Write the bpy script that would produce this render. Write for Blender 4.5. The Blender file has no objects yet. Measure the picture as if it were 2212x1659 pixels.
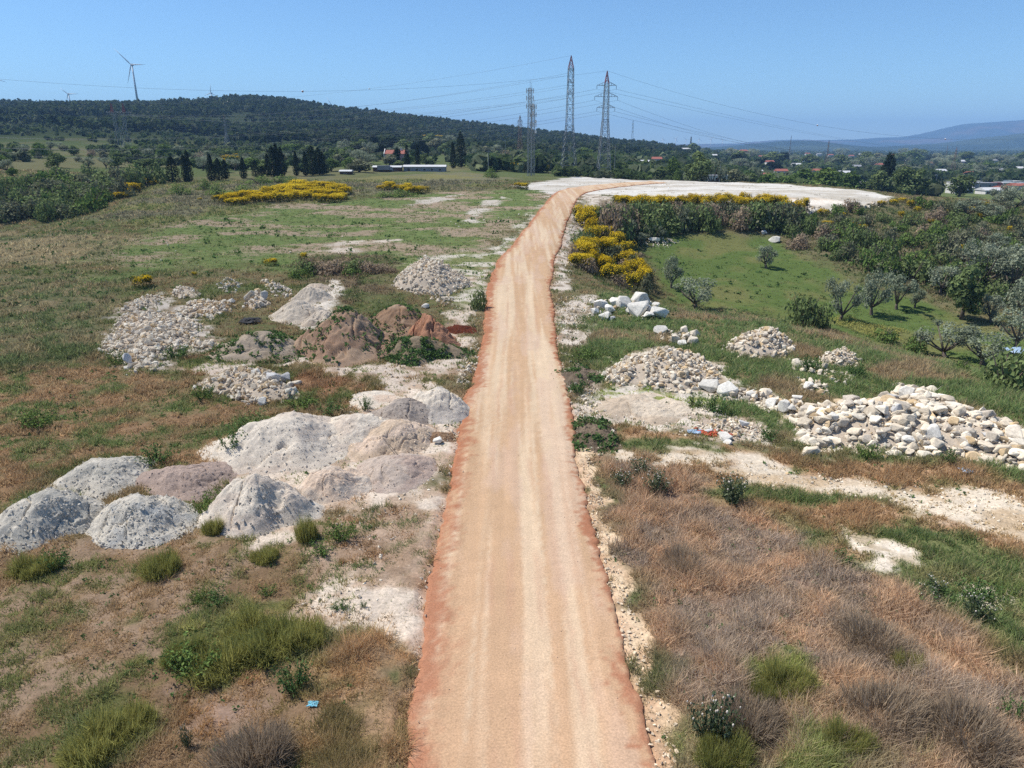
import bpy, bmesh, math, random
import numpy as np
from mathutils import Vector, Matrix, Euler

rng = np.random.default_rng(7)
random.seed(7)
R = math.radians
scene = bpy.context.scene
COL = scene.collection

# ------------------------------------------------------------------ camera numbers
CAM_Z = 17.0
PITCH = R(18.35)
FPX, CX, CY = 1551.0, 1106.0, 829.5          # survey units: the photograph at 2212 x 1659
CP, SP = math.cos(PITCH), math.sin(PITCH)

# ------------------------------------------------------------------ noise
def _hash(ix, iy, seed):
    n = (ix.astype(np.int64) * 374761393 + iy.astype(np.int64) * 668265263 + seed * 974634777) & 0xFFFFFFFF
    n = ((n ^ (n >> 13)) * 1274126177) & 0xFFFFFFFF
    n = ((n ^ (n >> 16)) * 2246822519) & 0xFFFFFFFF
    n = n ^ (n >> 15)
    return (n & 0xFFFFFF).astype(np.float64) / 0xFFFFFF

def vnoise(x, y, seed=0):
    x = np.asarray(x, float); y = np.asarray(y, float)
    ix = np.floor(x); iy = np.floor(y)
    fx = x - ix; fy = y - iy
    fx = fx * fx * fx * (fx * (fx * 6 - 15) + 10); fy = fy * fy * fy * (fy * (fy * 6 - 15) + 10)
    a = _hash(ix, iy, seed); b = _hash(ix + 1, iy, seed); c = _hash(ix, iy + 1, seed); d = _hash(ix + 1, iy + 1, seed)
    return (a * (1 - fx) + b * fx) * (1 - fy) + (c * (1 - fx) + d * fx) * fy

def fbm(x, y, seed=0, octv=4, gain=0.5):
    s = 0.0; a = 1.0; t = 0.0
    c, sn = math.cos(0.6), math.sin(0.6)
    for k in range(octv):
        s = s + a * vnoise(x, y, seed + k * 17); t += a; a *= gain
        x, y = (x * c - y * sn) * 2.03 + 5.1, (x * sn + y * c) * 2.03 + 1.7
    return s / t

def ss(a, b, x):
    t = np.clip((np.asarray(x, float) - a) / (b - a), 0, 1)
    return t * t * (3 - 2 * t)

# ------------------------------------------------------------------ terrain profile table: height along lines of sight direction a = x / y
def base(y): return 5.3 * float(ss(50, 235, y))
NEAR = [10, 20, 30, 40, 50, 60, 70, 80, 95, 110, 125, 140, 155, 170, 185, 200, 220, 240]
def plateau(upto): return [(y, base(y)) for y in NEAR if y <= upto]
VALLEY = [(340, -5), (410, -8), (600, -8), (1000, -9), (2000, -11), (4000, -13), (20000, -13)]
def tanv(v): return math.tan(math.atan((CY - v) / FPX) - PITCH)
def ridge(y, v): return (y, CAM_Z + y * tanv(v + 12))
def hill(v, back=0.55):
    y, z = ridge(1420, v)
    return [(y * 0.93, CAM_Z + (z - CAM_Z) * 0.90), (y, z), (y * 1.08, z * 0.97), (y * 1.6, z * back), (4000, 0), (20000, -10)]
COLS = [
    (-900, plateau(60) + [(80, 0), (100, -3), (130, 0), (200, 12), (400, 30), (700, 50), (1000, 75)] + hill(225)),
    (-300, plateau(100) + [(120, -1), (145, -3), (175, 2), (210, 8.5), (300, 12), (400, 16), (550, 25), (700, 36), (900, 52), (1150, 74)] + hill(222)),
    (0, plateau(130) + [(143, -1.5), (162, -2.5), (188, 3), (210, 8), (300, 10.2), (400, 13.5), (550, 21), (700, 32), (900, 48), (1150, 70)] + hill(219)),
    (130, plateau(155) + [(168, 0), (185, -.5), (210, 5), (235, 8), (300, 9.5), (400, 13), (550, 21), (700, 32), (900, 48), (1150, 72)] + hill(215)),
    (250, plateau(200) + [(212, 2.4), (228, 2.2), (248, 6.5), (350, 9.2), (450, 13), (600, 22), (800, 38), (1000, 56)] + hill(214)),
    (420, plateau(240) + [(280, 6), (350, 8.0), (450, 11), (600, 18), (800, 34), (1000, 56)] + hill(213)),
    (500, plateau(240) + [(280, 6), (350, 7.4), (450, 9.8), (600, 15.5), (750, 23), (900, 38), (1100, 62)] + hill(206)),
    (600, plateau(240) + [(280, 6), (400, 8), (550, 12.5), (700, 20), (900, 38), (1100, 62)] + hill(206)),
    (700, plateau(240) + [(280, 6), (400, 8), (550, 12.5), (700, 19), (900, 33), (1100, 55)] + hill(221)),
    (800, plateau(240) + [(280, 6), (400, 8), (550, 12), (700, 17), (900, 28), (1100, 46)] + hill(235)),
    (950, plateau(240) + [(280, 6), (400, 7.5), (600, 11), (800, 15), (1000, 24), (1200, 44)] + hill(251)),
    (1100, plateau(240) + [(280, 5.6), (400, 6.5), (600, 9), (800, 12), (1000, 17), (1200, 30)] + hill(269)),
    (1200, plateau(240) + [(280, 5.4), (400, 5), (600, 7), (800, 9), (1000, 13), (1200, 22)] + hill(281)),
    (1245, plateau(240) + [(280, 5.2), (400, 4.5), (600, 6), (1000, 11)] + hill(286)),
    (1330, plateau(80) + [(92, .3), (105, -2.2), (120, -3.8), (138, -3.2), (152, -2), (162, 0), (176, 4.9), (240, 5.5), (282, 5.2), (330, 3), (500, 3.5), (1000, 8)] + hill(301)),
    (1463, plateau(60) + [(78, 0), (88, -2.5), (103, -6.5), (125, -5.2), (150, -3.2), (163, -1.2), (178, 4.9), (240, 5.5), (280, 5), (320, 0), (500, 1), (1000, 3), (1400, 9), (2500, 2), (4000, -8), (20000, -13)]),
    (1592, plateau(60) + [(74, 0), (86, -3), (102, -7), (120, -6), (145, -3.8), (163, -1.8), (180, 4.9), (240, 5.3), (270, 5), (310, -2), (500, -3), (1000, -3), (1500, -2), (2500, -6), (4000, -12), (20000, -13)]),
    (1746, plateau(55) + [(69, 0), (81, -3), (98, -7.5), (120, -6.3), (145, -4.3), (166, -2), (184, 4.1), (200, 5), (260, 5)] + VALLEY),
    (1850, plateau(50) + [(65, 0), (77, -3), (95, -8), (120, -7), (145, -4), (165, -.8), (185, 3.2), (200, 4.8), (235, 4.9), (262, 2)] + VALLEY),
    (1973, plateau(45) + [(60, 0), (72, -3), (92, -9), (120, -8), (145, -4), (175, 0), (197, 3.6), (218, 3.6), (280, -3)] + VALLEY),
    (2150, plateau(42) + [(55, 0), (66, -3), (88, -9.5), (118, -9), (140, -5), (165, -2), (190, 1), (215, 2.5), (280, -4)] + VALLEY),
    (2339, plateau(35) + [(48, 0), (58, -3), (82, -10), (115, -10), (140, -7), (170, -3), (205, .3), (270, -5)] + VALLEY),
    (2700, plateau(30) + [(40, -.5), (55, -4), (80, -11), (120, -11), (150, -8), (190, -4), (280, -7)] + VALLEY),
    (3300, plateau(20) + [(40, -2), (55, -6), (80, -12), (120, -12), (150, -9), (190, -7), (280, -9)] + VALLEY),
]
AK = np.array([(c[0] - CX) / FPX * CP for c in COLS])
LY = np.linspace(math.log(8), math.log(20000), 700)
TAB = np.array([np.interp(LY, [math.log(8)] + [math.log(p[0]) for p in c[1]], [0.0] + [p[1] for p in c[1]]) for c in COLS])
AF = np.linspace(AK[0], AK[-1], 400)
TABF = np.empty((len(AF), len(LY)))
for i, a in enumerate(AF):
    k = min(max(int(np.searchsorted(AK, a)) - 1, 0), len(AK) - 2)
    t = (a - AK[k]) / (AK[k + 1] - AK[k]); t = min(max(t, 0), 1); t = 0.5 * t + 0.5 * t * t * (3 - 2 * t)
    TABF[i] = TAB[k] * (1 - t) + TAB[k + 1] * t
def blur(A, n, axis):
    ker = np.exp(-0.5 * (np.arange(-3 * n, 3 * n + 1) / n) ** 2); ker /= ker.sum()
    pad = [(0, 0), (0, 0)]; pad[axis] = (3 * n, 3 * n)
    B = np.pad(A, pad, mode='edge')
    return np.apply_along_axis(lambda m: np.convolve(m, ker, mode='valid'), axis, B)
TABF = blur(blur(TABF, 4, 0), 4, 1)

def Hbase(x, y):
    x = np.asarray(x, float); y = np.asarray(y, float)
    yy = np.maximum(y, 8.0)
    a = np.clip(x / yy, AF[0], AF[-1] - 1e-9)
    fa = (a - AF[0]) / (AF[1] - AF[0]); fl = (np.log(np.minimum(yy, 19990)) - LY[0]) / (LY[1] - LY[0])
    i = np.clip(np.floor(fa).astype(int), 0, len(AF) - 2); j = np.clip(np.floor(fl).astype(int), 0, len(LY) - 2)
    fa = fa - i; fl = fl - j
    z = (TABF[i, j] * (1 - fa) + TABF[i + 1, j] * fa) * (1 - fl) + (TABF[i, j + 1] * (1 - fa) + TABF[i + 1, j + 1] * fa) * fl
    return z

ROAD_HW = 4.0
def road_cx(y): return 0.65 + 13 * np.clip((np.asarray(y, float) - 95) / 90, 0, 3) ** 1.8
def H(x, y):
    x = np.asarray(x, float); y = np.asarray(y, float)
    d = np.hypot(x, y)
    z = Hbase(x, y)
    off = ss(3.6, 7.5, np.abs(x - road_cx(y)))
    z = z + off * (fbm(x / 9, y / 9, 3, 3) - .5) * 0.7 + off * (fbm(x / 1.7, y / 1.7, 5, 2) - .5) * 0.16
    far = ss(320, 700, d)
    z = z + far * (fbm(x / 140, y / 140, 9, 4) - .5) * 11 * ss(500, 1200, d) * ss(500, -200, x - y * .3)
    z = z + far * (fbm(x / 60, y / 60, 12, 3) - .5) * 3
    return z

def ray(u, v):
    xc = (u - CX) / FPX; yc = (CY - v) / FPX
    return np.array([xc, CP + yc * SP, -SP + yc * CP])
YS = np.exp(np.linspace(math.log(8.5), math.log(12000), 1500))
def P(u, v):
    """ground point seen at survey position (u, v)"""
    r = ray(u, v); r = r / r[1]
    zz = CAM_Z + r[2] * YS
    h = H(r[0] * YS, YS)
    below = np.nonzero(zz < h)[0]
    k = below[0] if len(below) else len(YS) - 1
    if k == 0: return np.array([r[0] * YS[0], YS[0], h[0]])
    a0, a1 = zz[k - 1] - h[k - 1], zz[k] - h[k]
    t = a0 / (a0 - a1 + 1e-12)
    y = YS[k - 1] + t * (YS[k] - YS[k - 1])
    return np.array([r[0] * y, y, float(H(r[0] * y, y))])
def mpp(p):      # metres per survey unit at a point
    return (p[1] * CP - (p[2] - CAM_Z) * SP) / FPX
def ztop(p, v):  # height of the point above p's ground spot that is seen at v
    return CAM_Z + p[1] * math.tan(math.atan((CY - v) / FPX) - PITCH)
def proj(x, y, z):
    d = y * CP - (z - CAM_Z) * SP
    return CX + FPX * x / d, CY - FPX * (y * SP + (z - CAM_Z) * CP) / d
def place_y(u, vb, ymin):
    """distance beyond ymin at which the ground is seen at vb"""
    ys = np.exp(np.linspace(math.log(ymin), math.log(ymin * 4.5), 400)); r = ray(u, vb); x = r[0] / r[1] * ys
    _, v = proj(x, ys, H(x, ys)); k = np.nonzero(v <= vb)[0]
    return float(ys[k[0]]) if len(k) else float(ymin)
def at_depth(u, v, y):
    r = ray(u, v); r = r / r[1]
    return np.array([r[0] * y, y, CAM_Z + r[2] * y])

# ------------------------------------------------------------------ colours
SAT = .16
def srgb(r, g, b, k=0.80):
    c = np.array([r, g, b], float); c = (c + (c @ np.array([.3, .59, .11]) - c) * SAT) / 255
    return np.where(c <= .04045, c / 12.92, ((c + .055) / 1.055) ** 2.4) * k

# ------------------------------------------------------------------ mesh helpers
def new_mesh(name, V, F, mats=None, cols=None, fmat=None, smooth=False):
    me = bpy.data.meshes.new(name)
    V = np.ascontiguousarray(V, dtype=np.float32)
    if isinstance(F, np.ndarray):
        n, k = F.shape
        me.vertices.add(len(V)); me.vertices.foreach_set('co', V.ravel())
        me.loops.add(n * k); me.loops.foreach_set('vertex_index', np.ascontiguousarray(F, dtype=np.int32).ravel())
        me.polygons.add(n); me.polygons.foreach_set('loop_start', np.arange(0, n * k, k, dtype=np.int32))
        me.polygons.foreach_set('loop_total', np.full(n, k, dtype=np.int32))
        me.update(calc_edges=True)
    else:
        me.from_pydata([tuple(map(float, p)) for p in V], [], F); me.update()
    if mats:
        for m in (mats if isinstance(mats, (list, tuple)) else [mats]): me.materials.append(m)
    if fmat is not None: me.polygons.foreach_set('material_index', np.asarray(fmat, dtype=np.int32))
    if cols is not None:
        at = me.color_attributes.new('Col', 'FLOAT_COLOR', 'POINT')
        c4 = np.ones((len(V), 4), np.float32); c4[:, :3] = cols
        at.data.foreach_set('color', c4.ravel())
    me.polygons.foreach_set('use_smooth', np.full(len(me.polygons), bool(smooth)))
    return me

def link(name, me, parent=None, loc=None):
    o = bpy.data.objects.new(name, me); COL.objects.link(o)
    if parent: o.parent = parent
    if loc is not None: o.location = [float(c) for c in loc]
    return o
def tag(o, label=None, cat=None, group=None, kind=None):
    if label: o['label'] = label
    if cat: o['category'] = cat
    if group: o['group'] = group
    if kind: o['kind'] = kind
    return o
def empty(name, loc, rz=0.0):
    o = bpy.data.objects.new(name, None); COL.objects.link(o)
    o.location = [float(c) for c in loc]; o.rotation_euler = (0, 0, rz); o.empty_display_size = .2
    return o
def copy_tree(o, parent=None):
    c = o.copy(); COL.objects.link(c)
    if parent: c.parent = parent
    for ch in list(o.children): copy_tree(ch, c)
    return c

class MB:
    def __init__(s): s.V = []; s.F = []; s.n = 0; s.C = []
    def add(s, V, F, col=None):
        V = np.asarray(V, float)
        s.V.append(V); s.F += [tuple(i + s.n for i in f) for f in F]; s.n += len(V)
        s.C.append(np.tile(np.asarray(col if col is not None else (1, 1, 1), float), (len(V), 1)))
    def beam(s, p, q, w, w2=None):
        p = np.asarray(p, float); q = np.asarray(q, float); d = q - p; L = np.linalg.norm(d)
        if L < 1e-6: return
        d /= L; up = np.array([0, 0, 1.]) if abs(d[2]) < .9 else np.array([1., 0, 0])
        a = np.cross(d, up); a /= np.linalg.norm(a); b = np.cross(d, a)
        w2 = w if w2 is None else w2
        V = [p + (a * i + b * j) * w / 2 for i, j in ((-1, -1), (1, -1), (1, 1), (-1, 1))] + [q + (a * i + b * j) * w2 / 2 for i, j in ((-1, -1), (1, -1), (1, 1), (-1, 1))]
        s.add(V, [(3, 2, 1, 0), (4, 5, 6, 7), (0, 1, 5, 4), (1, 2, 6, 5), (2, 3, 7, 6), (3, 0, 4, 7)])
    def tube(s, pts, rad, n=7):
        pts = [np.asarray(p, float) for p in pts]; V = []; m = len(pts)
        for i, p in enumerate(pts):
            d = pts[min(i + 1, m - 1)] - pts[max(i - 1, 0)]; d = d / (np.linalg.norm(d) + 1e-9)
            up = np.array([0, 0, 1.]) if abs(d[2]) < .9 else np.array([1., 0, 0])
            a = np.cross(d, up); a /= np.linalg.norm(a); b = np.cross(d, a)
            r = rad[i] if hasattr(rad, '__len__') else rad
            for k in range(n):
                t = 2 * math.pi * k / n; V.append(p + (a * math.cos(t) + b * math.sin(t)) * r)
        F = [tuple(range(n))[::-1], tuple(range((m - 1) * n, m * n))]
        for i in range(m - 1):
            for k in range(n):
                k2 = (k + 1) % n; F.append((i * n + k, i * n + k2, (i + 1) * n + k2, (i + 1) * n + k))
        s.add(V, F)
    def box(s, x0, x1, y0, y1, z0, z1):
        V = [(x, y, z) for z in (z0, z1) for x, y in ((x0, y0), (x1, y0), (x1, y1), (x0, y1))]
        s.add(V, [(3, 2, 1, 0), (4, 5, 6, 7), (0, 1, 5, 4), (1, 2, 6, 5), (2, 3, 7, 6), (3, 0, 4, 7)])
    def build(s, name, mat, parent=None, loc=None, smooth=False):
        me = new_mesh(name, np.vstack(s.V), s.F, mat, smooth=smooth)
        return link(name, me, parent, loc)

# ------------------------------------------------------------------ materials
def nodes(m):
    m.use_nodes = True; nt = m.node_tree; nt.nodes.clear()
    out = nt.nodes.new('ShaderNodeOutputMaterial'); return nt, out
def mat_plain(name, col, rough=.6, metal=0.0, var=.12, scale=2.0, spec=.3):
    m = bpy.data.materials.new(name); nt, out = nodes(m); N, L = nt.nodes, nt.links
    b = N.new('ShaderNodeBsdfPrincipled'); L.new(b.outputs[0], out.inputs[0])
    tc = N.new('ShaderNodeTexCoord'); nz = N.new('ShaderNodeTexNoise'); nz.inputs['Scale'].default_value = scale; nz.inputs['Detail'].default_value = 5
    L.new(tc.outputs['Object'], nz.inputs['Vector'])
    mr = N.new('ShaderNodeMapRange'); mr.inputs[1].default_value = .3; mr.inputs[2].default_value = .7; mr.inputs[3].default_value = 1 - var; mr.inputs[4].default_value = 1 + var
    L.new(nz.outputs[0], mr.inputs[0])
    mx = N.new('ShaderNodeVectorMath'); mx.operation = 'SCALE'; mx.inputs[0].default_value = tuple(col); L.new(mr.outputs[0], mx.inputs['Scale'])
    L.new(mx.outputs[0], b.inputs['Base Color'])
    b.inputs['Roughness'].default_value = rough; b.inputs['Metallic'].default_value = metal; b.inputs['Specular IOR Level'].default_value = spec
    return m

def mat_foliage(name, col, col2, var=.35, transl=.25):
    """leaf colour: two tints mixed by a per-leaf attribute and by the plant's own random number"""
    m = bpy.data.materials.new(name); nt, out = nodes(m); N, L = nt.nodes, nt.links
    at = N.new('ShaderNodeAttribute'); at.attribute_name = 'Col'
    oi = N.new('ShaderNodeObjectInfo')
    sep = N.new('ShaderNodeSeparateColor'); L.new(at.outputs['Color'], sep.inputs[0])
    mx = N.new('ShaderNodeMix'); mx.data_type = 'RGBA'; mx.inputs[6].default_value = (*col, 1); mx.inputs[7].default_value = (*col2, 1)
    ad = N.new('ShaderNodeMath'); ad.operation = 'MULTIPLY_ADD'; ad.inputs[1].default_value = .6; L.new(oi.outputs['Random'], ad.inputs[0])
    s2 = N.new('ShaderNodeMath'); s2.operation = 'MULTIPLY_ADD'; s2.inputs[1].default_value = .8; s2.inputs[2].default_value = -.2; L.new(sep.outputs[0], s2.inputs[0])
    L.new(s2.outputs[0], ad.inputs[2]); ad.use_clamp = True
    L.new(ad.outputs[0], mx.inputs[0])
    mr = N.new('ShaderNodeMapRange'); mr.inputs[3].default_value = 1 - var; mr.inputs[4].default_value = 1 + var; L.new(sep.outputs[1], mr.inputs[0])
    sc = N.new('ShaderNodeVectorMath'); sc.operation = 'SCALE'; L.new(mx.outputs[2], sc.inputs[0]); L.new(mr.outputs[0], sc.inputs['Scale'])
    d = N.new('ShaderNodeBsdfDiffuse'); t = N.new('ShaderNodeBsdfTranslucent'); ms = N.new('ShaderNodeMixShader'); ms.inputs[0].default_value = transl
    L.new(sc.outputs[0], d.inputs[0]); L.new(sc.outputs[0], t.inputs[0]); L.new(d.outputs[0], ms.inputs[1]); L.new(t.outputs[0], ms.inputs[2]); L.new(ms.outputs[0], out.inputs[0])
    return m

def mat_vcol(name, rough=.95, transl=0.0, n1=(9.0, .22), n2=(1.3, .18), bump=.0, bscale=12.0, rnd=0.0, bd=.25):
    """base colour from the survey attribute, broken up by two noises; optional bump"""
    m = bpy.data.materials.new(name); nt, out = nodes(m); N, L = nt.nodes, nt.links
    at = N.new('ShaderNodeAttribute'); at.attribute_name = 'Col'
    tc = N.new('ShaderNodeTexCoord'); last = at.outputs['Color']
    for sc_, am in (n1, n2):
        nz = N.new('ShaderNodeTexNoise'); nz.inputs['Scale'].default_value = sc_; nz.inputs['Detail'].default_value = 6; nz.inputs['Roughness'].default_value = .65
        L.new(tc.outputs['Object'], nz.inputs['Vector'])
        mr = N.new('ShaderNodeMapRange'); mr.inputs[1].default_value = .3; mr.inputs[2].default_value = .7; mr.inputs[3].default_value = 1 - am; mr.inputs[4].default_value = 1 + am
        L.new(nz.outputs[0], mr.inputs[0])
        sc = N.new('ShaderNodeVectorMath'); sc.operation = 'SCALE'; L.new(last, sc.inputs[0]); L.new(mr.outputs[0], sc.inputs['Scale']); last = sc.outputs[0]
    if rnd:
        oi = N.new('ShaderNodeObjectInfo'); mr = N.new('ShaderNodeMapRange'); mr.inputs[3].default_value = 1 - rnd; mr.inputs[4].default_value = 1 + rnd * .5; L.new(oi.outputs['Random'], mr.inputs[0])
        sc = N.new('ShaderNodeVectorMath'); sc.operation = 'SCALE'; L.new(last, sc.inputs[0]); L.new(mr.outputs[0], sc.inputs['Scale']); last = sc.outputs[0]
        mu = N.new('ShaderNodeVectorMath'); mu.operation = 'MULTIPLY'; L.new(last, mu.inputs[0]); L.new(oi.outputs['Color'], mu.inputs[1]); last = mu.outputs[0]
    d = N.new('ShaderNodeBsdfDiffuse'); L.new(last, d.inputs[0]); d.inputs['Roughness'].default_value = .6
    sh = d.outputs[0]
    if bump:
        nz = N.new('ShaderNodeTexNoise'); nz.inputs['Scale'].default_value = bscale; nz.inputs['Detail'].default_value = 8; nz.inputs['Roughness'].default_value = .7
        L.new(tc.outputs['Object'], nz.inputs['Vector'])
        bp = N.new('ShaderNodeBump'); bp.inputs['Strength'].default_value = bump; bp.inputs['Distance'].default_value = bd; L.new(nz.outputs[0], bp.inputs['Height']); L.new(bp.outputs[0], d.inputs['Normal'])
    if transl:
        t = N.new('ShaderNodeBsdfTranslucent'); L.new(last, t.inputs[0]); ms = N.new('ShaderNodeMixShader'); ms.inputs[0].default_value = transl
        L.new(sh, ms.inputs[1]); L.new(t.outputs[0], ms.inputs[2]); sh = ms.outputs[0]
    L.new(sh, out.inputs[0])
    return m

M = {}
M['ground'] = mat_vcol('soil_and_grass', n1=(7.0, .28), n2=(.9, .12), bump=.45, bscale=5.0, bd=.12)
M['grass'] = mat_vcol('grass_blades', transl=.40, n1=(1.1, .15), n2=(.23, .12))
M['gravel'] = mat_vcol('crushed_stone', n1=(14.0, .25), n2=(2.2, .12), bump=.55, bscale=13.0, bd=.09)
M['rock'] = mat_vcol('limestone', n1=(7.0, .2), n2=(1.6, .12), bump=.35, bscale=7.0, bd=.1, rnd=.22)
M['rubble'] = mat_vcol('limestone_rubble', n1=(7.0, .18), n2=(1.6, .12), bump=.3, bscale=7.0, bd=.08)
M['olive'] = mat_foliage('olive_leaves', srgb(138, 150, 118), srgb(164, 172, 142), .35, .35)
M['leaf'] = mat_foliage('dark_green_leaves', srgb(96, 116, 64), srgb(124, 140, 82), .4)
M['bright'] = mat_foliage('fresh_green_leaves', srgb(96, 124, 56), srgb(122, 146, 70), .35)
M['needle'] = mat_foliage('cypress_needles', srgb(40, 54, 38), srgb(54, 68, 44), .35, .12)
M['scrub'] = mat_foliage('grey_green_scrub', srgb(110, 120, 84), srgb(138, 138, 106), .35)
M['twig'] = mat_foliage('brown_twiggy_scrub', srgb(166, 144, 118), srgb(184, 160, 130), .3, .4)
M['broomleaf'] = mat_foliage('broom_stems', srgb(70, 82, 36), srgb(88, 84, 40), .35)
M['flower'] = mat_foliage('yellow_flowers', srgb(214, 174, 10, .9), srgb(236, 204, 34, .9), .25, .25)
M['mustard'] = mat_foliage('yellow_green_weed', srgb(144, 148, 72), srgb(176, 170, 86), .3, .45)
M['weed'] = mat_foliage('weed_leaves', srgb(76, 110, 58), srgb(104, 130, 68), .3)
M['thistle'] = mat_foliage('thistle_leaves', srgb(88, 104, 74), srgb(108, 118, 84), .3)
M['white_flower'] = mat_plain('thistle_heads', srgb(222, 208, 190), .8, 0, .05)
M['bark'] = mat_plain('bark', srgb(112, 98, 84), .9, 0, .3, 6)
M['palebark'] = mat_plain('pale_bark', srgb(168, 158, 146), .9, 0, .25, 6)
M['steel'] = mat_plain('galvanised_steel', srgb(142, 148, 150), .55, .2, .12, 1)
M['rust'] = mat_plain('rusty_steel', srgb(150, 120, 104), .7, .1, .15, 1)
M['redpaint'] = mat_plain('red_paint', srgb(178, 92, 94), .6, 0, .1, 1)
M['whitepaint'] = mat_plain('white_paint', srgb(226, 228, 228), .5, 0, .06, 1)
M['wire'] = mat_plain('wire_metal', srgb(92, 100, 108), .5, .2, .05, 1)
M['insul'] = mat_plain('insulator_glass', srgb(80, 88, 90), .4, 0, .05, 1)
M['plaster'] = mat_plain('white_plaster', srgb(222, 218, 210), .85, 0, .08, .6)
M['pinkwall'] = mat_plain('pink_plaster', srgb(186, 142, 146), .85, 0, .08, .6)
M['greywall'] = mat_plain('grey_plaster', srgb(150, 152, 158), .85, 0, .08, .6)
M['bluewall'] = mat_plain('blue_grey_cladding', srgb(92, 104, 130), .7, 0, .08, .6)
M['brownwall'] = mat_plain('brown_boards', srgb(104, 76, 62), .85, 0, .15, .6)
M['redroof'] = mat_plain('red_tiles', srgb(166, 92, 74), .8, 0, .15, 1.2)
M['whiteroof'] = mat_plain('white_sheet_roof', srgb(206, 206, 204), .55, 0, .06, .5)
M['greyroof'] = mat_plain('grey_sheet_roof', srgb(150, 150, 152), .6, 0, .08, .5)
M['glass'] = mat_plain('window_glass', srgb(44, 52, 60), .15, 0, .1, 1, .5)
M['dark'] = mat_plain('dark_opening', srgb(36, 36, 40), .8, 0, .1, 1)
M['tyre'] = mat_plain('rubber', srgb(38, 38, 40), .8, 0, .1, 1)
M['cyan'] = mat_plain('cyan_plastic', srgb(110, 196, 222), .4, 0, .06, 3)
M['orangeplastic'] = mat_plain('orange_plastic', srgb(220, 92, 52), .5, 0, .08, 3)
M['blueplastic'] = mat_plain('blue_plastic', srgb(150, 178, 206), .4, 0, .08, 3)
M['mountain'] = mat_vcol('mountain_scrub', n1=(.012, .25), n2=(.003, .2))

# ------------------------------------------------------------------ ground cover zones
def poly_xy(pts): return np.array([P(u, v)[:2] for u, v in pts])
def sdist(poly, x, y):
    """signed distance to a polygon, positive inside"""
    inside = np.zeros(x.shape, bool); d2 = np.full(x.shape, 1e18)
    n = len(poly)
    for i in range(n):
        ax, ay = poly[i]; bx, by = poly[(i + 1) % n]
        ex, ey = bx - ax, by - ay; L = ex * ex + ey * ey + 1e-12
        t = np.clip(((x - ax) * ex + (y - ay) * ey) / L, 0, 1)
        dx = x - ax - t * ex; dy = y - ay - t * ey
        d2 = np.minimum(d2, dx * dx + dy * dy)
        c = ((ay > y) != (by > y)) & (x < (bx - ax) * (y - ay) / (by - ay + 1e-12) + ax)
        inside ^= c
    d = np.sqrt(d2)
    return np.where(inside, d, -d)

def two(c1, c2, scale, seed, th=.5, w=.1, sx=1.0, sy=1.0, oct_=4):
    c1 = np.asarray(c1); c2 = np.asarray(c2)
    def f(x, y):
        n = fbm(x / scale / sx, y / scale / sy, seed, oct_)
        t = ss(th - w, th + w, n)[..., None]
        return c1 * (1 - t) + c2 * t
    return f
def colour(c, x, y): return c(x, y) if callable(c) else np.broadcast_to(np.asarray(c), x.shape + (3,))

PALE_ = two(srgb(206, 192, 174), srgb(186, 168, 148), 2.0, 31)
SOIL = two(srgb(168, 142, 116), srgb(146, 120, 96), 1.6, 32)
WHITE = two(srgb(204, 197, 184), srgb(178, 168, 150), 6.0, 33, .52, .16, 2.5, .6)
GREEN_G = srgb(88, 98, 54); BROWN_G = srgb(118, 96, 70)
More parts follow.
